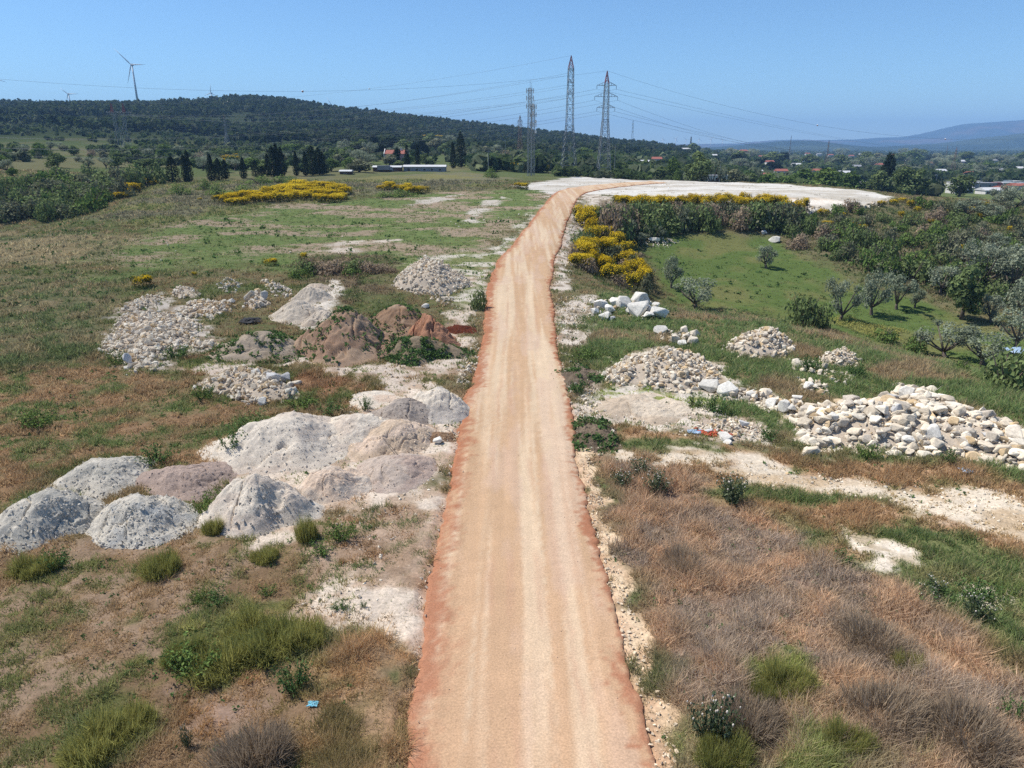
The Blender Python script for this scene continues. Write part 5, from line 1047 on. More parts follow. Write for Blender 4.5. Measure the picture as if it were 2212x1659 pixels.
# ------------------------------------------------------------------ tipped mounds of gravel and soil
def mound(name, peak, left, right, front, h, col, col2, label, cat, seed, chips=200, chipcol=None, cr=(.02, .11), weeds=None, rough=.12, sharp=1.0, side=.85, tilt=0.0):
    """peak: survey position of the top; left/right: u of the foot; front: v of the near foot"""
    u0 = (left + right) / 2; pf = P(u0, front)
    s = mpp(pf); half = (right - left) / 2 * s * (1.36 if 605 <= seed <= 612 else 1.28 if name == 'gravel_mound' else 1.3)
    # depth: as deep as the heap is wide unless the peak says otherwise
    cyd = half * side * (1.22 if name == 'gravel_mound' else 1.1); c = np.array([P(u0, front)[0], 0]); yc = pf[1] + cyd; xc = pf[0] * yc / pf[1]
    if h is None: h = max(.2, ztop(np.array([xc, yc]), peak[1]) - float(H(xc, yc)))
    if name == 'soil_mound': h *= .88
    ox = (peak[0] - u0) * s * .55
    rs = np.random.default_rng(seed); na, nr = 140, 56
    A, Rr = np.meshgrid(np.linspace(0, 2 * math.pi, na, endpoint=False), np.linspace(0, 1, nr), indexing='ij')
    wob = 1 + .30 * (vnoise(np.cos(A) * 1.3 + seed, np.sin(A) * 1.3, seed) - .5) * 2
    X = np.cos(A) * Rr * half * wob; Y = np.sin(A) * Rr * cyd * wob
    kc = .45 if name == 'gravel_mound' else .3
    prof = kc * .5 * (1 + np.cos(np.pi * Rr)) + (1 - kc) * (1 - Rr ** (1.3 * sharp)) * (1 - .12 * Rr)
    X = X + ox * (1 - Rr)
    x, y = X + xc, Y + yc
    nz = (fbm(x / (half * .45), y / (half * .45), seed, 5, .6) - .5) * 2 - .5 * ss(.02, .0, abs(fbm(x / (half * .6), y / (half * .9), seed + 31, 3) - .5))
    Z = h * prof * (1 + .22 * nz * Rr) + h * (rough + .13) * nz * np.sin(np.pi * np.clip(Rr * 1.1, 0, 1)) + (fbm(x / .22, y / .22, seed + 3, 4) - .5) * .10 * (1 - Rr * .4)
    z = H(x, y) + Z - .10 * Rr ** 3
    V = np.stack([x, y, z], -1).reshape(-1, 3)
    id_ = np.arange(na * nr).reshape(na, nr); n1 = np.roll(id_, -1, 0)
    F = np.stack([id_[:, :-1], id_[:, 1:], n1[:, 1:], n1[:, :-1]], -1).reshape(-1, 4)
    t = ss(.4, .62, fbm(x / (half * .6), y / (half * .6) + z, seed + 9, 4))[..., None]
    C = (np.asarray(col) * (1 - t) + np.asarray(col2) * t).reshape(-1, 3) * (np.array([1.04, .98, .89]) if name == 'gravel_mound' else np.array([1.06, 1.02, .96]))
    Ft = np.vstack([F[:, [0, 1, 2]], F[:, [0, 2, 3]]])
    VV, FF, CC = [V], [Ft], [C]; o_ = len(V)
    if chips:
        chips = int(chips * 1.7)
        a = rs.vonmises(-.6, .8, chips) % 6.2831; q = rs.uniform(.12, 1.04, chips) ** .8
        # coarse stones roll to the foot and gather on the side facing away from the tip
        i = np.clip((a / 6.2832 * na).astype(int), 0, na - 1); j = np.clip((q * (nr - 1)).astype(int), 0, nr - 1)
        Pp = np.stack([x[i, j], y[i, j], z[i, j]], -1); rad = cr[0] + (cr[1] - cr[0]) * rs.uniform(0, 1, chips) ** 3.4 * (.4 + .6 * q)
        Pp[:, 2] -= rad * .15; Pp[:, :2] += rs.normal(size=(chips, 2)) * .05
        cc = (np.asarray(chipcol if chipcol is not None else col) * rs.uniform(.9, 1.4, (chips, 1))) * np.array([1.04, .98, .88])
        V2, F2, C2 = strew(CHIPS, Pp, rad, rs, cc); VV.append(V2); FF.append(F2 + o_); CC.append(C2); o_ += len(V2)
    me = new_mesh(name, np.vstack(VV), np.vstack(FF), M['gravel'], np.vstack(CC))
    sm = np.zeros(len(me.polygons), bool); sm[:len(Ft)] = True; me.polygons.foreach_set('use_smooth', sm)
    o = tag(link(name, me), label, cat)
    if weeds: WEEDS.append((x, y, z, Rr, weeds, seed))
    return o
WEEDS = []
GREY, GREY2, GCH = srgb(212, 208, 198), srgb(194, 192, 184), srgb(200, 198, 194)
WH, WH2, WCH = srgb(226, 218, 206), srgb(214, 202, 190), srgb(196, 192, 188)
PK, PK2 = srgb(224, 204, 186), srgb(216, 192, 172)
MV, MV2 = srgb(188, 168, 158), srgb(174, 156, 148)
G = 'gravel_mound'; gc = 'gravel heap'
mound(G, (238, 996), 125, 328, 1092, None, GREY, GREY2, 'rear grey gravel heap of the left pair, half behind the front one', gc, 601, 620, GCH, (.02, .16))
mound(G, (150, 1062), 12, 226, 1207, None, GREY, GREY2, 'front grey gravel heap at the far left, biggest grey one', gc, 602, 900, GCH, (.02, .17))
mound(G, (328, 1073), 212, 422, 1202, None, GREY, srgb(186, 190, 192), 'coarse blue-grey gravel heap between the left pair and the white heaps', gc, 603, 1100, GCH, (.025, .17))
mound(G, (405, 1010), 318, 500, 1092, None, MV, MV2, 'mauve gravel heap behind the coarse blue-grey one', gc, 604, 420, srgb(160, 148, 146), (.02, .12))
mound(G, (612, 906), 488, 775, 1050, None, WH, WH2, 'tallest white gravel heap at the back of the group', gc, 605, 700, srgb(190, 188, 186), (.02, .15), sharp=.9)
mound(G, (560, 1022), 476, 678, 1172, None, WH, WH2, 'front white gravel heap with a sharp ridge', gc, 606, 420, srgb(176, 174, 172), (.02, .16), sharp=.85)
mound(G, (718, 1012), 636, 792, 1105, None, PK, WH2, 'low pinkish gravel heap right of the ridged white one', gc, 607, 220, None, (.02, .1))
mound(G, (792, 898), 688, 880, 1000, None, WH, WH2, 'white gravel heap behind the peach one', gc, 608, 300, None, (.02, .12))
mound(G, (868, 862), 795, 955, 938, None, srgb(182, 172, 164), srgb(166, 156, 150), 'dark mauve-grey gravel heap near the road', gc, 609, 420, srgb(150, 142, 138), (.02, .12))
mound(G, (955, 836), 885, 1008, 915, None, WH, srgb(200, 194, 188), 'whitish gravel heap touching the road shoulder', gc, 610, 300, None, (.02, .1))
mound(G, (862, 916), 780, 935, 1003, None, PK, srgb(208, 188, 166), 'peach gravel heap with stones, in front of the mauve-grey one', gc, 611, 260, srgb(214, 200, 182), (.03, .16))
mound(G, (850, 992), 765, 925, 1064, None, srgb(196, 182, 172), MV, 'flat mauve gravel heap nearest the road', gc, 612, 240, None, (.02, .1))
mound(G, (800, 857), 755, 860, 886, None, WH, PK, 'low pale gravel spread with dark weeds on it', gc, 613, 120, None, (.02, .1))
mound(G, (650, 648), 596, 702, 700, None, srgb(220, 210, 196), srgb(208, 198, 184), 'long smooth heap of white sand behind the soil heaps', 'sand heap', 614, 80, None, (.03, .12), sharp=.9)
mound(G, (672, 620), 640, 712, 660, None, srgb(220, 210, 196), srgb(208, 198, 184), 'rear end of the long white sand heap', 'sand heap', 624, 50, None, (.03, .12))
mound(G, (700, 672), 660, 738, 708, None, srgb(214, 204, 190), srgb(204, 190, 174), 'small lumpy white sand heap in front of the long one', 'sand heap', 615, 90, None, (.03, .14), rough=.3)
mound(G, (695, 612), 648, 718, 634, None, srgb(214, 204, 190), srgb(204, 190, 174), 'little white sand heap far behind the soil heaps', 'sand heap', 616, 60, None, (.03, .14), rough=.3)
BRN, BRN2 = srgb(182, 154, 128), srgb(168, 136, 112)
S = 'soil_mound'; sc_ = 'soil heap'
mound(S, (738, 656), 655, 868, 788, None, BRN, BRN2, 'biggest brown soil heap dotted with green weeds', sc_, 617, 220, srgb(190, 172, 150), (.02, .1), weeds=(420, .0), sharp=.95)
mound(S, (850, 652), 770, 965, 745, None, BRN, srgb(160, 128, 102), 'second brown soil heap joined to the biggest one', sc_, 618, 160, srgb(190, 172, 150), (.02, .1), weeds=(240, .1))
mound(S, (925, 672), 872, 992, 758, None, srgb(186, 134, 104), srgb(166, 122, 98), 'reddish soil ridge on the road side of the soil heaps', sc_, 619, 160, srgb(176, 130, 104), (.02, .12), rough=.25)
mound(S, (905, 720), 828, 982, 790, None, srgb(156, 138, 114), srgb(142, 126, 102), 'low soil heap overgrown with dark green weeds', sc_, 620, 80, None, (.02, .1), weeds=(760, .15))
mound(S, (568, 709), 482, 650, 784, None, srgb(180, 164, 144), srgb(162, 146, 126), 'separate greyish soil heap with green weeds', sc_, 621, 120, None, (.02, .1), weeds=(420, .1), sharp=.8)
mound(S, (992, 684), 962, 1026, 724, .55, srgb(122, 64, 48), srgb(106, 58, 44), 'small dark red soil heap by the road', sc_, 622, 200, srgb(118, 64, 48), (.03, .14), rough=.3)
mound(S, (955, 905), 925, 985, 960, .35, srgb(160, 128, 100), srgb(140, 110, 84), 'crumbling brown soil hump beside the road', sc_, 623, 120, srgb(186, 164, 140), (.03, .14), rough=.4)
mound(S, (1285, 880), 1238, 1330, 980, .5, srgb(132, 116, 98), srgb(112, 98, 82), 'dark clod bank on the right shoulder of the road', sc_, 625, 420, srgb(130, 116, 102), (.03, .16), rough=.5, weeds=(120, .1), side=1.6)
mound(S, (1255, 790), 1215, 1300, 850, .5, srgb(140, 124, 106), srgb(118, 104, 88), 'clod bank further along the right shoulder of the road', sc_, 626, 320, srgb(136, 122, 108), (.03, .16), rough=.5, weeds=(120, .1), side=2.0)
mound(S, (1400, 880), 1300, 1500, 925, .45, srgb(212, 198, 178), srgb(196, 178, 156), 'flat pale earth hump above the dry strip', sc_, 627, 260, srgb(200, 188, 170), (.03, .14), rough=.7)
# ------------------------------------------------------------------ pylons, masts, turbines, wires
def lattice(mb, c, w0, w1, z0, z1, n, bw, rot, brace=True, horiz=True):
    """a square lattice section tapering from width w0 to w1"""
    ca, sa = math.cos(rot), math.sin(rot)
    def cor(k, w, z):
        x, y = [(-1, -1), (1, -1), (1, 1), (-1, 1)][k]; x *= w / 2; y *= w / 2
        return np.array([c[0] + x * ca - y * sa, c[1] + x * sa + y * ca, z])
    # panels get shorter as the section narrows
    ws = [w0 + (w1 - w0) * i / n for i in range(n + 1)]; hs = np.array([max(.3, (ws[i] + ws[i + 1]) / 2) for i in range(n)]); zs = z0 + (z1 - z0) * np.r_[0, np.cumsum(hs) / hs.sum()]
    wz = lambda z: w0 + (w1 - w0) * (z - z0) / (z1 - z0)
    for k in range(4):
        mb.beam(cor(k, w0, z0), cor(k, w1, z1), bw * 1.35)
        for i in range(n):
            a, b = zs[i], zs[i + 1]; k2 = (k + 1) % 4
            if brace:
                mb.beam(cor(k, wz(a), a), cor(k2, wz(b), b), bw * .75); mb.beam(cor(k2, wz(a), a), cor(k, wz(b), b), bw * .75)
            if horiz: mb.beam(cor(k, wz(b), b), cor(k2, wz(b), b), bw * .7)
def arm_tip(c, rot, L, z): return np.array([c[0] + L * math.cos(rot), c[1] + L * math.sin(rot), z])

TIPS = {}
def pylon(key, u, vbase, vtop, wbase, arms, armL, waist, rot, lab, peakmat='redpaint', bodymat='steel', bw=.17, nb=6, waist_w=.25, group=None, y=None):
    """lattice pylon: legs spread below the waist, three pairs of arms, pointed peak; arms are given as seen heights"""
    y = None if y is None else place_y(u, vbase, y)
    p = P(u, vbase) if y is None else np.array([*(at_depth(u, vbase, y)[:2]), 0.0])
    if y is not None: p[2] = float(H(p[0], p[1]))
    z0 = p[2] - .3; zt = ztop(p, vtop); root = empty('power_pylon', (p[0], p[1], p[2])); tag(root, lab, 'pylon', group)
    zw = ztop(p, waist); za = [ztop(p, a) for a in arms]; inv = lambda mb: [setattr(mb, 'V', [v - np.array([p[0], p[1], p[2]]) for v in mb.V]), mb][1]
    ww = wbase * waist_w
    ztopbody = za[-1] + (zt - za[-1]) * .12
    mb = MB(); lattice(mb, p, wbase, ww, z0, zw, nb, bw, rot); inv(mb).build('tower_legs', M[bodymat], root)
    mb = MB(); lattice(mb, p, ww, ww * .72, zw, ztopbody, max(5, int((ztopbody - zw) / (ww * 1.25))), bw * .8, rot); inv(mb).build('tower_body', M[bodymat], root)
    mb = MB(); lattice(mb, p, ww * .72, .12, ztopbody, zt, 4, bw * .8, rot); inv(mb).build('peak', M[peakmat], root)
    tips = []
    for z, L in zip(za, armL):
        for sgn in (-1, 1):
            mb = MB(); tip = arm_tip(p, rot, sgn * L, z + .1)
            for s2 in (-1, 1):
                off = np.array([-math.sin(rot), math.cos(rot), 0]) * s2 * ww * .36
                inn = arm_tip(p, rot, sgn * ww * .36, z) + off; up = inn + np.array([0, 0, min(1.7, L * .35)])
                mb.beam(inn, tip, bw * .7); mb.beam(up, tip, bw * .6)
                for f in (.35, .65): mb.beam(inn * (1 - f) + tip * f, up * (1 - f) + tip * f, bw * .5)
            inv(mb).build('crossarm', M[bodymat], root)
            ib = MB(); low = tip - np.array([0, 0, 1.5]); ib.tube([tip, tip * .66 + low * .34, low], [.07, .11, .07], 6); inv(ib).build('insulator', M['insul'], root)
            tips.append(low)
    TIPS[key] = dict(tips=tips, peak=np.array([p[0], p[1], zt]), base=p); return root
pylon('near', 1303, 384, 153, 5.6, [233, 209, 185], [3.9, 5.0, 4.2], 258, R(8), 'right one of the two big pylons, its feet on the white pad', waist_w=.42, nb=7)
pylon('tall', 1228, 376, 120, 7.0, [202, 178, 152], [4.6, 5.2, 4.2], 270, R(74), 'left and taller one of the two big pylons, behind the pad', waist_w=.44, nb=7)
pylon('rusty', 1123, 352, 249, 4.2, [285, 272, 262], [1.8, 2.1, 1.8], 300, R(30), 'small rusty lattice pylon left of the two big ones', 'rust', 'rust', .10, waist_w=.45)
pylon('far', 1364, 336, 259, 4.6, [284, 275, 268], [2.0, 2.4, 2.0], 296, R(80), 'distant narrow pylon right of the two big ones', 'steel', 'steel', .12, waist_w=.4, y=420)
pylon('hillfoot', 492, 320, 246, 4.6, [272, 264, 257], [2.4, 3.0, 2.4], 288, R(50), 'faint pylon with a rusty top before the wooded hill', 'rust', 'steel', .12, y=400)
pylon('plainone', 1704, 342, 292, 4.4, [311, 305, 299], [2.6, 3.2, 2.6], 318, R(60), 'leftmost pylon in the wooded plain under the mountains', 'rust', 'rust', .14, y=560)
pylon('plaintwo', 1783, 366, 302, 5.0, [325, 317, 309], [2.6, 3.2, 2.6], 334, R(60), 'second pylon in the wooded plain, nearer than the first', 'rust', 'rust', .14, y=520)
pylon('plainthree', 2056, 378, 317, 5.0, [338, 331, 324], [2.8, 3.4, 2.8], 346, R(60), 'pylon in the wooded plain near the right frame edge', 'rust', 'rust', .14, y=520)
pylon('plainfour', 2042, 346, 314, 5.0, [325, 321, 318], [2.8, 3.4, 2.8], 330, R(60), 'faint pylon just left of the one near the right frame edge', 'rust', 'rust', .14, y=900)
pylon('horizon', 1492, 312, 294, 8.0, [304, 301, 298], [5, 6, 5], 306, R(60), 'tiny pylon on the horizon among small turbines', 'steel', 'steel', .3, y=1500)
# portal-shaped pylon on the left slope
def portal(u, vb, vt, lab):
    p = np.array([*at_depth(u, vb, place_y(u, vb, 300))[:2], 0.0]); p[2] = float(H(p[0], p[1])); s = mpp(p); root = empty('portal_pylon', p); tag(root, lab, 'pylon')
    zt = ztop(p, vt) - p[2]; zc = ztop(p, 244) - p[2]; W_ = 26 * s
    for sg in (-1, 1):
        mb = MB(); lattice(mb, (sg * W_ * .28, 0), W_ * .58, W_ * .26, -.3, zc * .62, 3, .10, 0); lattice(mb, (sg * W_ * .40, 0), W_ * .22, W_ * .2, zc * .62, zc, 3, .09, 0); mb.build('lattice_leg', M['steel'], root)
        mb = MB(); lattice(mb, (sg * W_ * .48, 0), W_ * .2, .15, zc, zt, 3, .12, 0); mb.build('peak', M['redpaint'], root)
    mb = MB()
    for dz in (0, .9):
        for dy in (-.5, .5): mb.beam((-W_ * 1.0, dy, zc + dz * .2), (W_ * 1.0, dy, zc + dz), .18)
    for i in range(16):
        x = -W_ + 2 * W_ * i / 15; mb.beam((x, -.5, zc), (x + W_ / 15, .5, zc + .9), .12)
    mb.build('crossarm', M['steel'], root); TIPS['portal'] = dict(tips=[np.array([p[0] + f * W_, p[1], p[2] + zc - .6]) for f in (-.95, -.5, 0, .5, .95)], peak=np.array([p[0] + W_ * .48, p[1], p[2] + zt]), base=p)
    for f in (-.95, 0, .95):
        ib = MB(); ib.tube([(f * W_, 0, zc), (f * W_, 0, zc - 1.2)], .1, 5); ib.build('insulator', M['insul'], root)
portal(268, 322, 223, 'portal pylon with two red peaks on the left slope')
# telecom masts
def mast(u, vb, vt, w_, ants, lab, y):
    p = np.array([*at_depth(u, vb, y)[:2], 0.0]); p[2] = float(H(p[0], p[1])); zt = ztop(p, vt) - p[2]; root = empty('telecom_mast', p); tag(root, lab, 'telecom mast')
    mb = MB(); lattice(mb, (0, 0), w_ * 1.25, w_, -.3, zt, int(zt / (w_ * 1.7)), .09, .3); mb.build('lattice_tower', M['steel'], root)
    for f in ants:
        z = zt * f
        mb = MB()
        for k in range(4): a = k * math.pi / 2 + .3; mb.beam((math.cos(a) * w_ * 1.2, math.sin(a) * w_ * 1.2, z), (math.cos(a + math.pi / 2) * w_ * 1.2, math.sin(a + math.pi / 2) * w_ * 1.2, z), .1)
        mb.build('antenna_frame', M['steel'], root)
        for k in range(3):
            a = k * 2.094 + .5; mb = MB(); x, y_ = math.cos(a) * w_ * 1.25, math.sin(a) * w_ * 1.25; mb.box(x - .16, x + .16, y_ - .1, y_ + .1, z - .9, z + .9); mb.build('panel_antenna', M['whitepaint'], root)
    mb = MB(); mb.tube([(0, 0, zt), (0, 0, zt + 2.5)], .06, 5); mb.tube([(w_ * .5, 0, zt), (w_ * .5, 0, zt + 1.8)], .05, 5); mb.build('whip_antenna', M['steel'], root)
    for f in ants[-2:]:
        mb = MB(); z = zt * f - 2.6; mb.tube([(w_ * .7, -.3, z), (w_ * .95, -.5, z)], [.2, .7], 12); mb.build('dish_antenna', M['whitepaint'], root)
mast(1144, 335, 190, 1.25, (.97, .89, .80), 'taller telecom mast with panel antennas left of the big pylons', 300)
mast(1151, 337, 226, 1.1, (.97, .86, .72), 'shorter telecom mast close behind the taller one', 306)

def turbine(hub_uv, tips, base_v, y, lab, rad=2.0):
    hb = at_depth(*hub_uv, y); g = float(H(hb[0], hb[1])) ; root = empty('wind_turbine', (hb[0], hb[1], g)); tag(root, lab, 'wind turbine')
    h = hb[2] - g; mb = MB(); mb.tube([(0, 0, -1), (0, 0, h * .5), (0, 0, h)], [rad, rad * .8, rad * .6], 14); mb.build('tower', M['whitepaint'], root, smooth=True)
    mb = MB(); mb.box(-rad * .7, rad * .7, -rad * 1.4, rad * 2.4, h - rad * .6, h + rad * .9); mb.build('nacelle', M['whitepaint'], root)
    mb = MB(); mb.tube([(0, -rad * 1.4, h), (0, -rad * 2.0, h), (0, -rad * 2.5, h)], [rad * .75, rad * .6, .1], 12); mb.build('hub', M['whitepaint'], root, smooth=True)
    for tu, tv in tips:
        t_ = at_depth(tu, tv, y) - np.array([hb[0], hb[1], g]); c0 = np.array([0, -rad * 1.9, h]); t_ = t_ + np.array([0, -rad * 1.9, 0]); d = t_ - c0
        mb = MB(); mb.tube([c0, c0 + d * .06, c0 + d * .2, c0 + d * .6, t_], [rad * .3, rad * .34, rad * .52, rad * .3, rad * .05], 8)
        mb.build('blade', M['whitepaint'], root, smooth=True)
turbine((285, 140), [(248, 105), (316, 140), (278, 182)], 215, 1440, 'largest wind turbine on the wooded ridge')
turbine((148, 203), [(131, 190), (172, 203), (146, 222)], 218, 1900, 'small wind turbine behind the ridge at the left', 1.8)
turbine((456, 201), [(456, 182), (442, 207), (470, 208)], 212, 1900, 'wind turbine peeking over the ridge top', 1.8)
turbine((-14, 168), [(16, 178), (-40, 150), (-20, 200)], 220, 1600, 'wind turbine of which only a blade enters the left frame edge')
turbine((724, 238), [(706, 210), (752, 246), (712, 262)], 240, 1800, 'wind turbine hidden behind the ridge except one blade', 1.8)
for i, (u, v, y) in enumerate([(1432, 301, 5200), (1460, 299, 5200), (1482, 302, 5400), (1510, 301, 5200), (1536, 301, 5200), (1561, 303, 5600), (1680, 312, 5600), (1622, 320, 5600)]):
    L = 9 if i < 6 else 7; a0 = i * .7
    turbine((u, v), [(u + L * math.sin(a0 + k * 2.094), v - L * math.cos(a0 + k * 2.094)) for k in range(3)], v + 16, y, ['first', 'second', 'third', 'fourth', 'fifth', 'sixth', 'seventh', 'eighth'][i] + ' from the left of the tiny far turbines on the horizon', 2.4)

wn = 0
def wire(a, b, sag, rad, lab, group='overhead power lines'):
    a, b = np.asarray(a, float), np.asarray(b, float); t = np.linspace(0, 1, 40)[:, None]; q = a * (1 - t) + b * t; q[:, 2] -= 4 * sag * (t * (1 - t))[:, 0]
    mb = MB(); mb.tube(list(q), rad, 4); me = new_mesh('power_line', np.vstack(mb.V), mb.F, M['wire'], smooth=True)
    o = bpy.data.objects.new('power_line', me); COL.objects.link(o); tag(o, lab, 'power line', group); return q
T = TIPS
tn = T['near']['tips']; tl = T['tall']['tips']
# near pylon to the right, dropping to the far plain pylons
for i, key in ((1, 'plainthree'), (0, 'plainthree'), (3, 'plaintwo'), (2, 'plaintwo'), (5, 'plainfour'), (4, 'plainfour')):
    j = {0: 0, 1: 1, 2: 2, 3: 3, 4: 4, 5: 5}[i]; wire(tn[i], T[key]['tips'][j], 9, .035, 'power line running from the right big pylon to the wooded plain', 'lines to the plain')
qR = wire(T['near']['peak'], at_depth(2330, 290, 420), 12, .03, 'thin earth wire with two marker balls, right of the big pylons', None)
# to the left
for i in range(6): wire(tn[i], at_depth([-180, -150, -180, -150, -180, -150][i], [300, 302, 284, 286, 262, 264][i] + 26, 330), 9, .032, 'power line running left from the right big pylon past the wooded hill', 'lines to the left')
for i in range(6): wire(tl[i], T['portal']['tips'][i % 5], 7, .028, 'power line from the taller big pylon to the portal pylon', 'lines to the portal pylon')
qL = wire(T['near']['peak'], at_depth(-260, 146, 250), 7.5, .026, 'thin earth wire with a red and white marker ball, left of the big pylons', None)
qL2 = wire(T['tall']['peak'], T['portal']['peak'], 6, .025, 'thin earth wire from the taller big pylon to the portal pylon', None)
for i in (0, 2, 4): wire(T['portal']['tips'][i], T['hillfoot']['tips'][i], 5, .03, 'power line between the portal pylon and the faint pylon', 'lines of the left slope'); wire(T['hillfoot']['tips'][i], T['rusty']['tips'][i], 6, .03, 'power line between the faint pylon and the rusty pylon', 'lines of the left slope')
def nearest(q, u):
    k = min(range(len(q)), key=lambda i: abs(proj(*q[i])[0] - u)); return q[k]
def ball(q, u, r, lab):
    p = nearest(q, u); root = empty('marker_ball', p); tag(root, lab, 'marker ball')
    for nm, s, mt in (('upper_half', 1, 'whitepaint'), ('lower_half', -1, 'redpaint')):
        mb = MB(); pts = [(0, 0, s * r * math.sin(t_)) for t_ in np.linspace(0, 1.5, 6)]; mb.tube(pts, [r * math.cos(t_) for t_ in np.linspace(0, 1.5, 6)], 12); mb.build(nm, M[mt], root, smooth=True)
ball(qL, 667, .42, 'red and white marker ball on the wire above the wooded hill')
ball(qL2, 796, .3, 'small marker ball on the wire over the hill shoulder')
ball(qR, 1761, .36, 'white marker ball on the wire right of the big pylons')
ball(qR, 2048, .4, 'marker ball on the wire in front of the far mountains')
ball(qL2, 485, .3, 'marker ball before the trees of the wooded ridge')

def pole(u, vb, vt, y, lab, lamp=False, r=.12):
    p = np.array([*at_depth(u, vb, y)[:2], 0.0]); p[2] = float(H(p[0], p[1])); h = ztop(p, vt) - p[2]; root = empty('light_pole' if lamp else 'utility_pole', p); tag(root, lab, 'pole')
    mb = MB(); mb.tube([(0, 0, -.3), (0, 0, h)], [r * 1.3, r * .8], 8); mb.build('shaft', M['steel'], root)
    mb = MB()
    if lamp: mb.box(-1.0, .2, -.2, .2, h - .1, h + .12); mb.build('lamp_head', M['whitepaint'], root)
    else: mb.beam((-.9, 0, h - .4), (.9, 0, h - .4), .14); mb.build('crossarm', M['steel'], root)
for u, vb, vt, y, lab, lamp in [(1055, 362, 325, 300, 'thin utility pole by the dirt track left of the rusty pylon', False), (1328, 350, 314, 330, 'slim pole just right of the right big pylon', False), (1092, 330, 304, 420, 'pole with a lamp left of the rusty pylon', True), (1002, 335, 305, 420, 'pole behind the dark cypress by the shed', False), (1556, 366, 342, 330, 'pole among the trees beyond the pad', False), (1735, 369, 349, 400, 'pale light pole by the white walled house', True), (2020, 405, 378, 400, 'light pole beside the low sheds in the plain', True), (2116, 402, 384, 430, 'left light pole of the yard with white buildings', False), (2220, 404, 382, 430, 'light pole of the yard at the frame edge', False), (1216, 330, 312, 500, 'pole before the little grey house', False)]: pole(u, vb, vt, y, lab, lamp)

# ------------------------------------------------------------------ buildings
def hip(mb, x0, x1, y0, y1, z0, h, o=.4, gable=True):
    x0 -= o; x1 += o; y0 -= o; y1 += o; ym = (y0 + y1) / 2; i = 0 if gable else min((x1 - x0) * .25, (y1 - y0) / 2)
    V = [(x0, y0, z0), (x1, y0, z0), (x1, y1, z0), (x0, y1, z0), (x0 + i, ym, z0 + h), (x1 - i, ym, z0 + h)]
    V += [(a, b, c - .18) for a, b, c in V[:4]]
    mb.add(V, [(0, 1, 5, 4), (2, 3, 4, 5), (1, 2, 5), (3, 0, 4), (0, 6, 7, 1), (1, 7, 8, 2), (2, 8, 9, 3), (3, 9, 6, 0), (9, 8, 7, 6)])
SITES = []
def building(name, u0, u1, vb, vwall, y, depth, wallm, roofm, lab, cat, roofh=1.6, rot=0.0, wins=3, door=True, gable=True, flat=False, floors=1, vtop=None, opening=False):
    """a house seen between u0 and u1, foot at vb, eaves at vwall, standing y metres off"""
    um = (u0 + u1) / 2; y = place_y(um, vb, y); c = at_depth(um, vb, y); g = float(H(c[0], c[1])); s = mpp(np.array([c[0], y, g])); W_ = (u1 - u0) * s; zt = ztop(np.array([c[0], y]), vwall)
    SITES.append((c[0], y, W_)); g = min(g, zt - 2.2); h = zt - g; root = empty(name, (c[0], y, g), rot); tag(root, lab, cat)
    mb = MB(); mb.box(-W_ / 2, W_ / 2, 0, depth, -.6, h); mb.build('walls', M[wallm], root)
    mb = MB()
    if flat: mb.box(-W_ / 2 - .25, W_ / 2 + .25, -.25, depth + .25, h + .003, h + .25)
    else: hip(mb, -W_ / 2, W_ / 2, 0, depth, h + .19, roofh, .35, gable)
    mb.build('roof', M[roofm], root)
    for f in range(floors):
        for i in range(wins):
            x = -W_ / 2 + W_ * (i + .7) / (wins + .4); z = h * (f + .35) / floors; mb = MB(); ww, wh = min(1.1, W_ / wins * .4), min(1.2, h / floors * .38)
            mb.box(x - ww / 2 - .08, x + ww / 2 + .08, -.05, .02, z - .08, z + wh + .08); fr = mb.build('window', M['plaster'], root)
            mb = MB(); mb.box(x - ww / 2, x + ww / 2, -.07, -.03, z, z + wh); mb.build('pane', M['glass'], fr)
    if door:
        mb = MB(); x = -W_ / 2 + W_ * .12; mb.box(x - .5, x + .5, -.06, .02, 0, min(2.1, h * .8)); mb.build('door', M['brownwall'], root)
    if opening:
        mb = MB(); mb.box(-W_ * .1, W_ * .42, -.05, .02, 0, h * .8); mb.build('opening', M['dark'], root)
    return root, W_, h, depth
r_, W_, h_, d_ = building('farmhouse', 832, 878, 352, 333, 330, 8, 'pinkwall', 'redroof', 'pink farmhouse with an orange tiled roof among trees', 'house', 2.0, wins=4, floors=1)
for sg in (-1, 1):
    mb = MB(); x = sg * (W_ / 2 + .36); mb.add([(x - .2, -.5, 0), (x + .2, -.5, 0), (x + .2, d_ + .5, 0), (x - .2, d_ + .5, 0), (x - .2, -.5, h_ + .3), (x + .2, -.5, h_ + .3), (x + .2, d_ + .5, h_ + .3), (x - .2, d_ + .5, h_ + .3), (x - .2, d_ / 2, h_ + 2.9), (x + .2, d_ / 2, h_ + 2.9)],
        [(3, 2, 1, 0), (0, 1, 5, 4), (2, 3, 7, 6), (1, 2, 6, 9, 5), (3, 0, 4, 8, 7), (4, 5, 9, 8), (6, 7, 8, 9)]); mb.build('gable_wall', M['plaster'], r_)
mb = MB(); mb.box(W_ * .2, W_ * .2 + .7, d_ * .4, d_ * .4 + .7, h_ + 1, h_ + 3.2); mb.build('chimney', M['plaster'], r_)
building('long_shed', 872, 962, 371, 361, 272, 6, 'greywall', 'whiteroof', 'long low shed with white roof sheets at the foot of the trees', 'shed', .7, wins=5)
building('long_shed', 806, 866, 372, 362, 280, 5, 'brownwall', 'whiteroof', 'brown shed with a white roof left of the grey truck', 'shed', .6, wins=2)
building('shed', 734, 758, 377, 371, 262, 4, 'brownwall', 'whiteroof', 'small brown shed with a pale roof right of the cypresses', 'shed', .5, wins=1)
